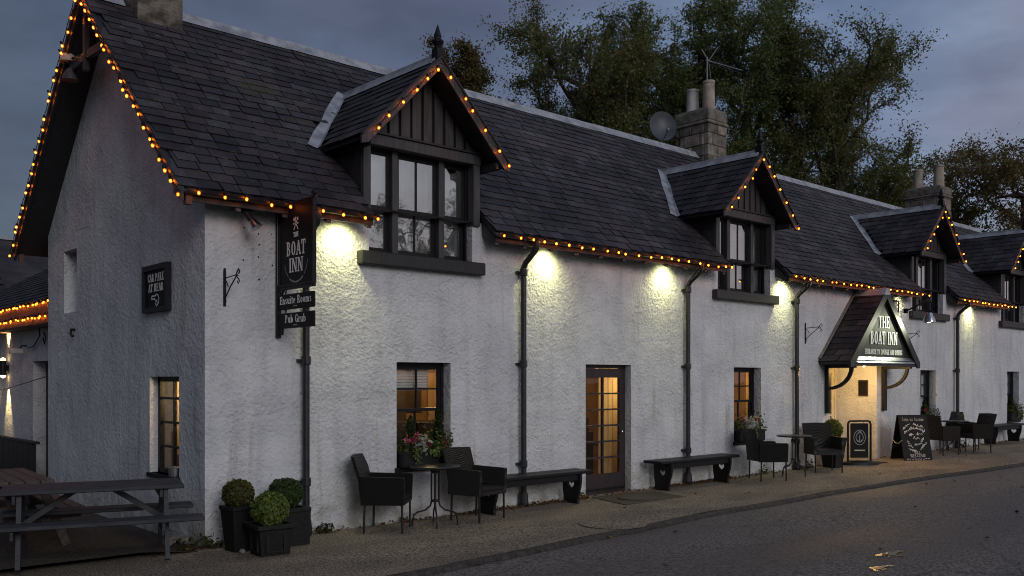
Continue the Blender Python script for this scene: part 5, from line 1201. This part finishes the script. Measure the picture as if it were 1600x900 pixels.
for k, (x, y, r, l) in enumerate(((-.21, .42, .075, 'pale rounded stone on top behind the picnic table leg'), (-.10, .30, .07, 'grey stone nearest the corner by the picnic table leg'), (-.30, .28, .06, 'small dark stone under the picnic table seat'), (-.07, .52, .065, 'rough grey stone against the foot of the gable'))):
    b = MB(); n0 = len(b.v); b.ball((0, 0, r * .55), r, 10, 7, .75)
    b.v = [(p[0] * (1 + .25 * mnoise.noise(Vector(p) * 14 + Vector((k, 0, 0)))), p[1] * (1 + .25 * mnoise.noise(Vector(p) * 13 + Vector((0, k, 0)))), p[2]) for p in b.v]
    tag(b.build('stone', ROCK, None, smooth=True, loc=(x, y, .01)), l, 'stone', 'stones at the foot of the gable')
b = MB(); b.ball((0, 0, .025), .035, 8, 6, .8); tag(b.build('pebble', ROCK, None, True, (.13, -.62, 0)), 'small pale pebble between the two front planters', 'stone')

# ------------------------------------------------------------------ plants
def leaf_cloud(pts, size, tones, rng, up=.3, elong=1.7, name='foliage', parent=None, m=None, outward=None):
    """one small folded leaf quad per point"""
    P = np.asarray(pts, dtype=np.float64); n_ = len(P)
    nrm = rng.normal(size=(n_, 3)); 
    if outward is not None: nrm = nrm * .6 + outward
    nrm[:, 2] += up; nrm /= np.linalg.norm(nrm, axis=1)[:, None]
    tmp = rng.normal(size=(n_, 3)); a = np.cross(nrm, tmp); a /= np.linalg.norm(a, axis=1)[:, None]; c = np.cross(nrm, a)
    sz = size * rng.uniform(.6, 1.35, size=(n_, 1)); a = a * sz * elong / 2; c = c * sz / 2
    V = np.stack([P - a, P - c * .9 + a * .1, P + a, P + c * .9 + a * .1], axis=1).reshape(-1, 3)
    me = bpy.data.meshes.new(name); me.vertices.add(n_ * 4); me.vertices.foreach_set('co', V.ravel().astype(np.float32))
    me.loops.add(n_ * 4); me.loops.foreach_set('vertex_index', np.arange(n_ * 4, dtype=np.int32)); me.polygons.add(n_)
    me.polygons.foreach_set('loop_start', np.arange(0, n_ * 4, 4, dtype=np.int32)); me.polygons.foreach_set('loop_total', np.full(n_, 4, dtype=np.int32)); me.update()
    T = np.asarray(tones, dtype=np.float32)[rng.integers(0, len(tones), n_)] * rng.uniform(.65, 1.3, size=(n_, 1)).astype(np.float32)
    at = me.color_attributes.new('tone', 'FLOAT_COLOR', 'CORNER'); C4 = np.ones((n_ * 4, 4), dtype=np.float32); C4[:, :3] = np.repeat(T, 4, axis=0); at.data.foreach_set('color', C4.ravel())
    me.materials.append(m or LEAFD); return link(name, me, parent)
G_BOX = [(.045, .075, .016), (.07, .10, .022), (.03, .055, .012)]
def ball_foliage(parent, c, r, seed, tones, sq=.93, n_=2600):
    rng = np.random.default_rng(seed); d = rng.normal(size=(n_, 3)); d /= np.linalg.norm(d, axis=1)[:, None]
    bumps = np.array([.05 * mnoise.noise(Vector(q) * 3.5 + Vector((seed, 0, 0))) + .05 * mnoise.noise(Vector(q) * 9) for q in d])
    rad = r * (1 + bumps) * np.where(rng.random(n_) < .03, rng.uniform(1.0, 1.08, n_), rng.uniform(.86, 1.04, n_)); P = d * rad[:, None]; P[:, 2] *= sq; P += np.array(c)
    b = MB(); b.ball(c, r * .86, 14, 10, sq); o = b.build('foliage_core', SOIL, parent)
    return leaf_cloud(P, .026, tones, rng, .2, 1.6, 'foliage', parent, None, d * 1.0)
def planter_square(label, loc, rz, w0, w1, h, rim, panel, ball, seed, tones):
    t = thing('box_planter', label, 'planter', loc, rz, 'clipped box balls in black planters by the corner')
    b = MB(); p = [(-1, -1), (1, -1), (1, 1), (-1, 1)]
    b.hexa([(q[0] * w0 / 2, q[1] * w0 / 2, 0) for q in p] + [(q[0] * w1 / 2, q[1] * w1 / 2, h - .03) for q in p]); b.build('tub', PLANT, t)
    b = MB(); e = w1 / 2 + rim
    for s in (-1, 1): b.cbox(-e, e, s * (e - .02) - .025, s * (e - .02) + .025, h - .035, h + .01, .006); b.cbox(s * (e - .02) - .025, s * (e - .02) + .025, -e + .046, e - .046, h - .034, h + .008, .006)
    b.build('rim', PLANT, t)
    if panel:
        for a in range(4):
            b = MB(); fr = MB(); i0 = w1 * .30; yv = -w0 / 2 - (w1 - w0) / 2 * .5 - .004; fr.box(-i0, i0, yv - .010, yv + .012, h * .78, h * .84); fr.box(-i0, i0, yv - .010 + .005, yv + .012, h * .12, h * .18); fr.box(-i0, -i0 + .03, yv - .010, yv + .012, h * .18, h * .78); fr.box(i0 - .03, i0, yv - .010, yv + .012, h * .18, h * .78)
            o = fr.build('panel_moulding', PLANT, t); o.rotation_euler = (0, 0, a * math.pi / 2)
    b = MB(); b.box(-w1 / 2 + .02, w1 / 2 - .02, -w1 / 2 + .02, w1 / 2 - .02, h - .05, h - .028); b.build('soil', SOIL, t)
    b = MB(); b.tube([(0, 0, h - .03), (.01, 0, h + .1)], .02, 6); b.build('stem', BARK, t)
    ball_foliage(t, (0, 0, h + ball * .82), ball, seed, tones)
    return t
planter_square('low square panelled planter with bright green box ball, in front', (.35, -.80, 0), R(-6), .30, .36, .31, .03, True, .185, 1, [(.165, .225, .045), (.20, .255, .06), (.11, .165, .038)])
planter_square('tall tapered black planter with brownish box ball, left of the corner group', (.19, -.40, 0), R(4), .19, .27, .465, .008, False, .158, 2, [(.10, .105, .026), (.075, .092, .024), (.13, .115, .035)])
planter_square('wide plain black planter with dark green box ball beside the downpipe', (.735, -.40, 0), R(-2), .39, .41, .40, .004, False, .182, 3, [(.055, .095, .027), (.075, .12, .035), (.04, .075, .022)])
# conical planter by the porch
t = thing('tapered_planter', 'tall tapered dark planter with yellow-green box ball left of porch', 'planter', (12.62, -.32, zg(12.6)))
b = MB(); p = [(-1, -1), (1, -1), (1, 1), (-1, 1)]; b.hexa([(q[0] * .13, q[1] * .13, 0) for q in p] + [(q[0] * .2, q[1] * .2, .57) for q in p]); b.build('tub', PLANT, t)
b = MB(); b.cbox(-.215, .215, -.215, .215, .565, .59, .006); b.build('rim', PLANT, t); b = MB(); b.tube([(0, 0, .58), (0, 0, .65)], .02, 6); b.build('stem', BARK, t)
ball_foliage(t, (0, 0, .74), .19, 5, [(.16, .19, .03), (.12, .15, .025), (.2, .22, .05)], 1.1, 1800)

def window_box(x0, x1, seed, label, flowers, conif, silver, spiky=False):
    t = thing('window_box', label, 'window box', ((x0 + x1) / 2, .02, .69), 0, 'planted window boxes on the ground floor sills'); w = (x1 - x0) / 2 - .02; rng = np.random.default_rng(seed)
    b = MB(); b.cbox(-w, w, -.14, .11, .004, .19, .008); b.box(-w - .012, w + .012, -.155, .115, .17, .20); b.build('trough', PLANT, t)
    b = MB(); b.box(-w + .02, w - .02, -.12, .09, .2, .21); b.build('soil', SOIL, t)
    n_ = 620; P = np.stack([rng.uniform(-w, w, n_), rng.uniform(-.17, .1, n_), .21 + rng.gamma(2, .045, n_)], axis=1); leaf_cloud(P, .034, [(.04, .07, .02), (.09, .12, .035), (.16, .19, .06)], rng, .4, 1.6, 'foliage', t)
    q = []
    for k in range(5):
        x = rng.uniform(-w * .7, w * .7); L = rng.uniform(.08, .24)
        for j in range(26): s = rng.random(); q.append((x + rng.normal() * .035 + s * .03 * math.sin(k), -.165 - rng.random() * .03, .24 - s * L))
    leaf_cloud(q, .034, [(.22, .27, .09), (.13, .18, .05), (.30, .34, .15)], rng, 0, 1.4, 'trailing_ivy', t)
    for k in range(silver):
        x = rng.uniform(-w * .4, w * .7); q = np.stack([x + rng.normal(size=70) * .05, -.1 + rng.normal(size=70) * .04, .30 + rng.normal(size=70) * .05], axis=1); leaf_cloud(q, .045, [(.42, .45, .42), (.55, .57, .54)], rng, .5, 2.2, 'silver_plant', t)
    for k in range(flowers):
        x = rng.uniform(-w, w); c = [(.45, .02, .09), (.33, .015, .05), (.55, .12, .25)][k % 3]
        q = np.array([x, -.1, .33]) + rng.normal(size=(16, 3)) * np.array([.026, .024, .026]) + np.array([0, 0, rng.uniform(-.05, .07)]); leaf_cloud(q, .036, [c], rng, .6, 1.2, 'flower', t, PETAL)
    for k in range(conif):
        x = (-.55 + 1.12 * k) * w; n2 = 520; zz = rng.beta(1.2, 1.7, n2); r_ = .085 * (1 - zz) ** .7 * np.sqrt(rng.uniform(.3, 1, n2)) + .004; a = rng.uniform(0, 6.28, n2)
        q = np.stack([x + r_ * np.cos(a), -.02 + r_ * np.sin(a), .24 + zz * (.50 if k else .42)], axis=1); leaf_cloud(q, .03, [(.035, .055, .016), (.055, .08, .022)], rng, .9, 2.0, 'dwarf_conifer', t)
    if spiky:
        b = MB()
        for k in range(26): a = rng.uniform(0, 6.28); e = rng.uniform(.3, .75); L = rng.uniform(.3, .5); p0 = Vector((-w * .3, -.03, .22)); p1 = p0 + Vector((math.cos(a) * e * L, math.sin(a) * e * L * .6, L * .9)); sd = Vector((-math.sin(a), math.cos(a), 0)) * .012; b.add([p0 - sd, p0 + sd, p1], [(0, 1, 2)], (.08, .05, .05))
        b.build('spiky_leaves', LEAFD, t)
    return t
window_box(2.5, 3.33, 11, 'window box with two dwarf conifers and red flowers, first window', 9, 2, 1)
window_box(9.78, 10.6, 12, 'window box of silver foliage and pink flowers, second window', 4, 0, 4)
window_box(17.22, 18.0, 13, 'window box with tall greenery and red blooms behind the chalkboard', 4, 1, 2)
window_box(22.47, 23.28, 14, 'window box with spiky dark plant at the far right', 1, 1, 1, True)
# leaf litter and weeds at the wall foot
rng = np.random.default_rng(21); q = []
for x0, x1, n_, sp in ((3.4, 5.9, 420, .09), (7.3, 9.6, 420, .08), (5.7, 7.2, 60, .10), (9.6, 12.9, 200, .06), (.9, 3.4, 90, .05), (15.1, 24, 320, .06), (-.6, .3, 60, .08)):
    for k in range(n_): x = rng.uniform(x0, x1); q.append((x, -.035 - abs(rng.normal()) * sp, zg(x) + .012 + abs(rng.normal()) * .012))
tag(leaf_cloud(q, .036, [(.12, .045, .018), (.09, .05, .02), (.17, .075, .02), (.06, .035, .018)], rng, 2.0, 1.4, 'fallen_leaves', None, TERRA), 'brown fallen leaves drifted along the foot of the wall', None, None, 'stuff')
q = []
for k in range(150): x = rng.uniform(-5, 24); y = rng.uniform(-7, -.4); q.append((x, y, zg(x) + (.012 if y > kerb_y(x) else -.03 - .004 * (kerb_y(x) - y))))
tag(leaf_cloud(q, .05, [(.12, .06, .02), (.18, .10, .03), (.08, .05, .02)], rng, 3.0, 1.3, 'scattered_leaves', None, TERRA), 'a few dead leaves scattered on pavement and road', None, None, 'stuff')
q = []
for xw, yw, n_, r_ in ((1.42, -.05, 80, .07), (-.02, -.06, 70, .09), (-.25, -.08, 40, .08), (.06, -.1, 40, .06), (2.6, -.04, 30, .05), (5.75, -.05, 40, .05), (9.4, -.05, 50, .06), (10.6, -.05, 40, .08), (12.2, -.05, 50, .08), (.05, .9, 30, .06), (16.6, -.05, 60, .12), (19.4, -.05, 60, .12)):
    for k in range(n_): q.append((xw + rng.normal() * r_, yw - abs(rng.normal()) * r_ * .5, zg(xw) + .01 + abs(rng.normal()) * r_ * .8))
tag(leaf_cloud(q, .03, [(.05, .07, .02), (.09, .10, .03), (.07, .06, .025)], rng, .8, 2.2, 'wall_weeds', None), 'small weeds growing at the foot of the walls', None, None, 'stuff')

# ------------------------------------------------------------------ pavement signs, covers, puddles
ab = thing('chalkboard', 'black A-board chalked with white handwriting right of the porch', 'chalkboard', (15.38, -.62, zg(15.4)), R(-32))
FB = Matrix.Rotation(R(-11), 3, 'X')
def leaf_board(nm, sgn):
    b = MB(); P = [(-.33, sgn * .26, 0), (.33, sgn * .26, 0), (.33, sgn * .03, .95), (-.33, sgn * .03, .95)]; n_ = Vector((0, sgn * .97, .24)) * .022
    b.hexa([Vector(p) for p in P] + [Vector(p) - n_ for p in P]); return b.build(nm, SIGNB, ab)
leaf_board('front_board', -1); leaf_board('rear_board', 1)
upv = Vector((0, .23, .95)).normalized(); nrm = Vector((1, 0, 0)).cross(upv)
def cb(z): return Vector((0, -.26, 0)) + upv * z + nrm * .002
lettering('chalk_lettering', 'Join us Inside'.replace('J', 'J'), cb(.845), (1, .0, 0), upv, .07, ab, CHALK, .50, thick=.001, kt=.6, jit=.08)
lettering('chalk_lettering', 'ALL', cb(.14), (1, 0, 0), upv, .055, ab, CHALK, .13, thick=.001, kt=.6, jit=.06)
lettering('chalk_lettering', 'WELCOME', cb(.065), (1, 0, 0), upv, .07, ab, CHALK, .36, thick=.001, kt=.6, jit=.06)
rr = random.Random(9); b = MB()
def scribble(x, z, L, ang, h):
    pts = []; n_ = max(4, int(L / .012)); ca_, sa_ = math.cos(ang), math.sin(ang)
    for i in range(n_):
        s = i * .012; yv = rr.uniform(-.1, 1) * h if i % 2 else rr.uniform(-.2, .35) * h; pts.append((x + s * ca_ - yv * sa_, z + s * sa_ + yv * ca_))
    ribbon(b, pts, .009, cb(0) + nrm * .0015, (1, 0, 0), upv)
for (x, z, L, a, h) in ((-.26, .66, .22, 38, .05), (-.02, .76, .26, -14, .05), (-.25, .57, .26, 34, .05), (.02, .69, .24, -22, .05), (-.1, .66, .2, 6, .05), (-.14, .53, .12, 4, .06), (.03, .54, .16, 6, .06), (-.06, .46, .16, 0, .06),
                        (-.2, .42, .1, -70, .05), (-.2, .31, .14, -20, .06), (-.04, .32, .2, 10, .05), (.14, .38, .14, 60, .05), (.08, .22, .24, 40, .05), (-.19, .25, .18, -30, .06), (.22, .58, .1, 70, .05)): scribble(x, z, L, R(a), h)
for k in range(9): scribble(-.27 + k * .062, .022, .045, 0, .018)
b.build('chalk_scrawl', CHALK, ab)
b = MB(); b.tube([(-.33, -.17, .42), (-.335, -.06, .35), (-.335, .06, .35), (-.33, .17, .42)], .007, 5); b.build('cord', CREAM, ab)
sw = thing('swing_sign', 'small black swing sign in a tubular frame on the pavement', 'pavement sign', (13.5, -.42, zg(13.5)), R(-38))
b = MB(); P = [(-.235, 0, .07), (-.235, 0, .82), (-.215, 0, .87), (-.17, 0, .885), (.17, 0, .885), (.215, 0, .87), (.235, 0, .82), (.235, 0, .07)]; b.tube(P, .022, 10); b.build('frame', BLACK, sw, smooth=True)
b = MB(); n_ = 24; ring = [(.40 * math.cos(2 * math.pi * k / n_), .2 * math.sin(2 * math.pi * k / n_)) for k in range(n_)]
b.add([(p, q, 0) for p, q in ring] + [(p * .96, q * .96, .05) for p, q in ring] + [(p * .55, q * .55, .085) for p, q in ring], [tuple(range(n_))[::-1]] + [(k, (k + 1) % n_, (k + 1) % n_ + n_, k + n_) for k in range(n_)] + [(k + n_, (k + 1) % n_ + n_, (k + 1) % n_ + 2 * n_, k + 2 * n_) for k in range(n_)] + [tuple(range(2 * n_, 3 * n_))]); b.build('base', BLACK, sw)
b = MB(); b.cbox(-.185, .185, -.012, .012, .14, .835, .005); b.build('panel', SIGNB, sw)
b = MB(); b.box(-.1, -.085, -.006, .006, .835, .87); b.box(.085, .1, -.006, .006, .835, .87); b.build('hanger', ALU, sw)
b = MB()
for rd_ in (.12, .075): ribbon(b, [(rd_ * math.cos(2 * math.pi * k / 20), .55 + rd_ * 1.25 * math.sin(2 * math.pi * k / 20)) for k in range(21)], .010, (0, -.0125, 0), RT, UPV, rd_ * .003)
ribbon(b, [(-.045, .50), (-.02, .46), (.02, .46), (.045, .50)], .012, (0, -.0125, 0), RT, UPV, .004); ribbon(b, [(0, .47), (0, .60)], .012, (0, -.0125, 0), RT, UPV, .005); ribbon(b, [(-.05, .62), (0, .68), (.05, .62)], .012, (0, -.0125, 0), RT, UPV, .004); b.build('emblem', ALU, sw)
b = MB()
for k in range(9): ribbon(b, [(-.10 + k * .024, .29), (-.085 + k * .024, .29)], .026, (0, -.0125, 0), RT, UPV)
b.build('small_print', CREAM, sw)
pq = thing('wall_plaque', 'small brown plaque on the cream porch side wall', 'plaque', (15.08, .30, 1.61))
b = MB(); b.cbox(-.03, -.002, -.11, .11, -.17, .18, .006); b.build('plate', PLAQ, pq)
b = MB(); b.box(-.036, -.031, -.09, .09, -.14, .15); b.build('inset', SIGNB, pq)
# manhole, patch and mat
def pad(name, poly, m, z, label, cat, th=.008):
    b = MB(); cx = sum(p[0] for p in poly) / len(poly); cy_ = sum(p[1] for p in poly) / len(poly)
    b.prism([(p[0] - cx, p[1] - cy_) for p in poly], lambda a, q, d: (a, q, d), 0, th); return tag(b.build(name, m, None, loc=(cx, cy_, z)), label, cat)
pad('tarmac_patch', [(5.95, -.12), (5.68, -1.0), (7.05, -1.0), (7.2, -.3), (6.9, -.12)], COVER, zg(6.4) + .001, 'darker square patch of tarmac before the glazed door', 'patch', .006)
mh = thing('manhole_cover', 'round iron cover in the dark patch before the glazed door', 'manhole cover', (6.35, -.66, zg(6.4) + .008))
b = MB(); b.lathe([(.30, 0), (.30, .012), (.27, .012)], n=28); b.build('ring', IRONC, mh); b = MB(); b.lathe([(.262, 0), (.262, .009), (.24, .010)], n=28); b.build('lid', COVER, mh)
mh2 = thing('drain_cover', 'large faint oval cover in the pavement near the kerb', 'drain cover', (4.35, -1.95, zg(4.2) + .004))
b = MB(); b.lathe([(.42, 0), (.42, .006), (.385, .006)], n=30); b.build('ring', PAVE, mh2); b = MB(); b.lathe([(.378, 0), (.378, .007), (.34, .008)], n=30); b.build('lid', PAVE, mh2)
pad('doormat', [(13.45, -.62), (14.3, -.62), (14.3, -.1), (13.45, -.1)], SOIL, zg(13.8) + .004, 'dark doormat on the lit ground before the porch', 'doormat', .012)
b = MB(); b.cbox(13.2, 15.0, -.14, -.006, zg(14) - .02, zg(14) + .03, .01); tag(b.build('doorstep', SLAB), 'worn stone doorstep under the porch canopy', 'step')
def puddle(cx, cy_, rx, ry, seed, label):
    pts = []
    for k in range(22): a = 2 * math.pi * k / 22; r_ = 1 + .28 * math.sin(3 * a + seed) + .15 * math.sin(5 * a + 2 * seed); pts.append((cx + rx * r_ * math.cos(a), cy_ + ry * r_ * math.sin(a)))
    z = zg(cx) - .050 - .004 * (kerb_y(cx) - cy_) + wob(cx, cy_, .012) + .004
    o = pad('puddle', pts, WATER, z + .003, label, 'puddle', .003); o['group'] = 'small puddles on the road'
    b = MB(); mx_, my_ = sum(p[0] for p in pts) / len(pts), sum(p[1] for p in pts) / len(pts)
    b.prism([((p[0] - mx_) * (1.5 + .2 * math.sin(i * 2.1)), (p[1] - my_) * (1.9 + .3 * math.sin(i * 1.7))) for i, p in enumerate(pts)], lambda a, q, d: (a, q, d), -.003, -.001); b.build('damp_edge', DAMP, o)
puddle(5.25, -5.05, .13, .05, 1, 'small orange-glinting puddle on the road, farther of two'); puddle(4.5, -5.3, .13, .032, 2.4, 'small narrow puddle on the road nearest the bottom edge')

# ------------------------------------------------------------------ roof-top things
dh = thing('satellite_dish', 'grey satellite dish on the left side of the middle chimney', 'satellite dish', (11.84, 3.3, 7.34))
b = MB(); V = []; F = []; n_ = 20; fd = Vector((-.50, -.85, .16)).normalized(); u_ = fd.cross(Vector((0, 0, 1))).normalized(); w_ = u_.cross(fd)
for back_ in (0, 1):
    for j in range(5):
        for k in range(n_):
            a = 2 * math.pi * k / n_; r_ = .34 * (j + .02) / 4; V.append(u_ * r_ * .92 * math.cos(a) + w_ * r_ * math.sin(a) + fd * (.09 * (r_ / .34) ** 2 - .012 * back_))
for back_ in (0, 1):
    for j in range(4):
        for k in range(n_): o0 = back_ * 5 * n_; F.append((o0 + j * n_ + k, o0 + j * n_ + (k + 1) % n_, o0 + (j + 1) * n_ + (k + 1) % n_, o0 + (j + 1) * n_ + k))
for k in range(n_): F.append((4 * n_ + k, 4 * n_ + (k + 1) % n_, 9 * n_ + (k + 1) % n_, 9 * n_ + k))
b.add(V, F); b.build('reflector', GREYDISH, dh, smooth=True)
b = MB(); b.tube([w_ * -.30 + fd * .07, w_ * -.22 + fd * .32], .012, 6); b.ball(w_ * -.2 + fd * .34, .04, 8, 6); b.build('feed_arm', ALU, dh)
b = MB(); b.tube([fd * -.01, fd * -.1, (.35, .0, -.12), (.66, .0, -.14)], .022, 6); b.build('mount', METAL, dh)
ae = thing('tv_aerial', 'thin television aerial above the middle chimney pots', 'aerial', (12.95, 2.9, 7.7))
b = MB(); b.tube([(0, 0, -.3), (0, 0, 1.35)], .014, 6); b.build('mast', ALU, ae)
b = MB(); b.tube([(-.05, 0, 1.27), (1.15, -.15, 1.27)], .010, 6); b.build('boom', ALU, ae)
for k in range(9): x = .3 + k * .1; b = MB(); b.tube([(x, -.12 - .04, 1.27), (x, .10, 1.27)], .005, 4); b.build('element', ALU, ae)
b = MB(); b.tube([(.05, 0, 1.27), (.28, -.1, 1.62)], .009, 5); b.tube([(.05, 0, 1.27), (.28, .1, .95)], .009, 5); b.tube([(.05, .0, 1.27), (-.12, .05, 1.5)], .009, 5); b.build('reflector_bars', ALU, ae)

# ------------------------------------------------------------------ trees behind the roofs
def tree(name, label, base, H, rx, rz_c, zc, seed, tones, nl=13, leaf=.15, dens=1.0, lean=(0, 0), group='trees behind the inn roof'):
    rng = np.random.default_rng(seed); t = thing(name, label, 'tree', base, 0, group)
    br = MB(); pts = []; twigs = 0
    th = max(zc - rz_c * .9, 1.5)
    tp = [Vector((0, 0, -.4)), Vector((lean[0] * .1, lean[1] * .1, th * .5)), Vector((lean[0] * .3, lean[1] * .3, th)), Vector((lean[0] * .6, lean[1] * .6, zc)), Vector((lean[0] + float(rng.normal()) * .5, lean[1] + float(rng.normal()) * .5, zc + rz_c * .42))]
    tr = H * .019; br.tube(tp, [tr * 1.25, tr, tr * .85, tr * .5, tr * .12], 8)
    def trunk_at(f):
        f *= 4; i = min(3, int(f)); return tp[i].lerp(tp[i + 1], f - i)
    def grow(p, q, r0, r1, n_, bend, sides=5):
        L = [p]; d = q - p
        for k in range(1, n_ + 1):
            f = k / n_; w = p + d * f + Vector((0, 0, math.sin(f * math.pi) * bend)) + Vector(rng.normal(size=3)) * d.length * .035 * (1 if k < n_ else 0); L.append(w)
        br.tube(L, [r0 + (r1 - r0) * k / n_ for k in range(n_ + 1)], sides, False); return L
    for i in range(nl):
        f = .22 + .74 * (i + rng.random()) / nl; s = trunk_at(f); az = i * 2.4 + rng.normal() * .4; el = rng.uniform(-.45, .35) + (f - .4) * 1.7
        tgt = Vector((lean[0] * .6 + rx * math.cos(az) * math.cos(el) * rng.uniform(.7, 1.05), lean[1] * .6 + rx * math.sin(az) * math.cos(el) * rng.uniform(.7, 1.05), zc + rz_c * math.sin(el) * rng.uniform(.8, 1.1)))
        limb = grow(s, tgt, tr * .34, tr * .06, 6, -(tgt - s).length * .10, 5)
        for j in range(10):
            g_ = .18 + .82 * (j + rng.random()) / 10; k = min(5, int(g_ * 6)); p = limb[k].lerp(limb[k + 1], g_ * 6 - k)
            out_ = (tgt - s).normalized(); dr_ = (out_ * .7 + Vector(rng.normal(size=3)) * .62 + Vector((0, 0, .18))).normalized(); L = rx * rng.uniform(.26, .52) * (1.15 - .5 * g_)
            sub = grow(p, p + dr_ * L, tr * .10, tr * .025, 4, L * .08, 4)
            for m_ in range(10):
                h_ = .1 + .9 * (m_ + rng.random()) / 10; k2 = min(3, int(h_ * 4)); p2 = sub[k2].lerp(sub[k2 + 1], h_ * 4 - k2)
                d2 = (dr_ * .7 + Vector(rng.normal(size=3)) * .6 + Vector((0, 0, .10))).normalized(); L2 = rng.uniform(.40, 1.15) * min(1.0, rx / 3.0); e2 = p2 + d2 * L2 + Vector((0, 0, -.12 * L2))
                br.tube([p2, p2.lerp(e2, .5) + Vector((0, 0, .06 * L2)), e2], [tr * .024, tr * .017, tr * .009], 3, False); twigs += 1
                nn = int(rng.uniform(16, 34) * dens)
                for q in range(nn): s2 = rng.uniform(.05, 1.06); w = p2.lerp(e2, s2); sd = .09 + .09 * s2; pts.append((w.x + rng.normal() * sd, w.y + rng.normal() * sd, w.z + rng.normal() * sd * .7))
    br.build('trunk', BARK, t, fix=False)
    leaf_cloud(pts, leaf, tones, rng, .5, 1.7, 'crown', t)
    return t
OLV = [(.160, .192, .060), (.130, .165, .056), (.195, .190, .066), (.200, .158, .066)]
BRN = [(.225, .160, .066), (.180, .148, .062), (.240, .152, .062), (.160, .165, .062)]
GRN = [(.150, .210, .064), (.126, .182, .058), (.192, .225, .078), (.165, .160, .066)]
def at_px(u, w): q = CAMP + CF * w + CR * ((u - 800) / 1440 * w); return (q.x, q.y, -.3)
tree('beech_tree', 'small rust-brown tree peeping over the roof right of the first dormer', at_px(712, 36), 15, 1.25, 3.4, 12.6, 31, BRN, 9, .066, 1.6)
tree('beech_tree', 'low brownish tree crown between first dormer and the big trees', at_px(805, 38), 15, 2.6, 3.8, 10.6, 39, BRN, 12, .066, 1.7)
tree('beech_tree', 'big olive tree left of the middle group behind the ridge', at_px(905, 36), 18, 3.6, 6.4, 11.8, 32, OLV, 18, .066, 1.9)
tree('beech_tree', 'tall green tree standing behind the satellite dish', at_px(1030, 39), 19, 3.6, 7.0, 12.2, 33, GRN, 19, .066, 1.9)
tree('beech_tree', 'tall bushy green tree right of the middle chimney pots', at_px(1165, 37), 20, 3.7, 7.6, 12.2, 34, GRN, 20, .066, 1.9)
tree('beech_tree', 'wide olive-brown tree with sprays sweeping right over the third dormer', at_px(1310, 36), 18, 3.7, 5.9, 11.2, 35, OLV, 20, .066, 1.9)
tree('beech_tree', 'low dark tree behind the far chimney', at_px(1440, 44), 11, 2.7, 2.6, 8.8, 36, OLV, 11, .075, 1.5)
tree('beech_tree', 'loose autumn-brown tree at the right edge beyond the last dormer', at_px(1600, 40), 14, 4.0, 4.2, 9.8, 37, BRN, 16, .075, 1.0)
tree('beech_tree', 'dark olive tree deep behind, filling the gap left of the dish', at_px(965, 50), 18, 4.8, 7.0, 11.0, 41, GRN, 17, .08, 1.4)
tree('beech_tree', 'dark olive tree deep behind, filling the gap over the second dormer', at_px(1235, 50), 18, 5.2, 7.4, 11.0, 42, GRN, 18, .08, 1.4)
tree('beech_tree', 'green tree deep behind, closing the gap behind the middle pots', at_px(1100, 56), 19, 5.0, 8.0, 11.5, 43, GRN, 17, .085, 1.3)
tree('beech_tree', 'olive tree deep behind, over the long ridge left of the dish', at_px(850, 54), 15, 4.2, 5.0, 9.0, 44, OLV, 14, .085, 1.3)
tree('beech_tree', 'low olive tree deep behind, over the ridge left of the third dormer', at_px(1350, 54), 14, 4.4, 4.6, 9.4, 45, OLV, 14, .085, 1.3)
# trees across the road, seen mirrored in the dormer panes
tree('bare_tree', 'half-bare brown tree across the road, mirrored in the first dormer panes', (26.5, -33, -.6), 13, 3.4, 4.2, 9.2, 51, BRN, 11, .09, .22, (0, 0), 'trees across the road mirrored in the windows')
tree('bare_tree', 'half-bare brown tree across the road, mirrored at the edge of the first dormer', (33.5, -37, -.6), 14, 3.4, 4.6, 9.4, 52, BRN, 10, .09, .22, (0, 0), 'trees across the road mirrored in the windows')
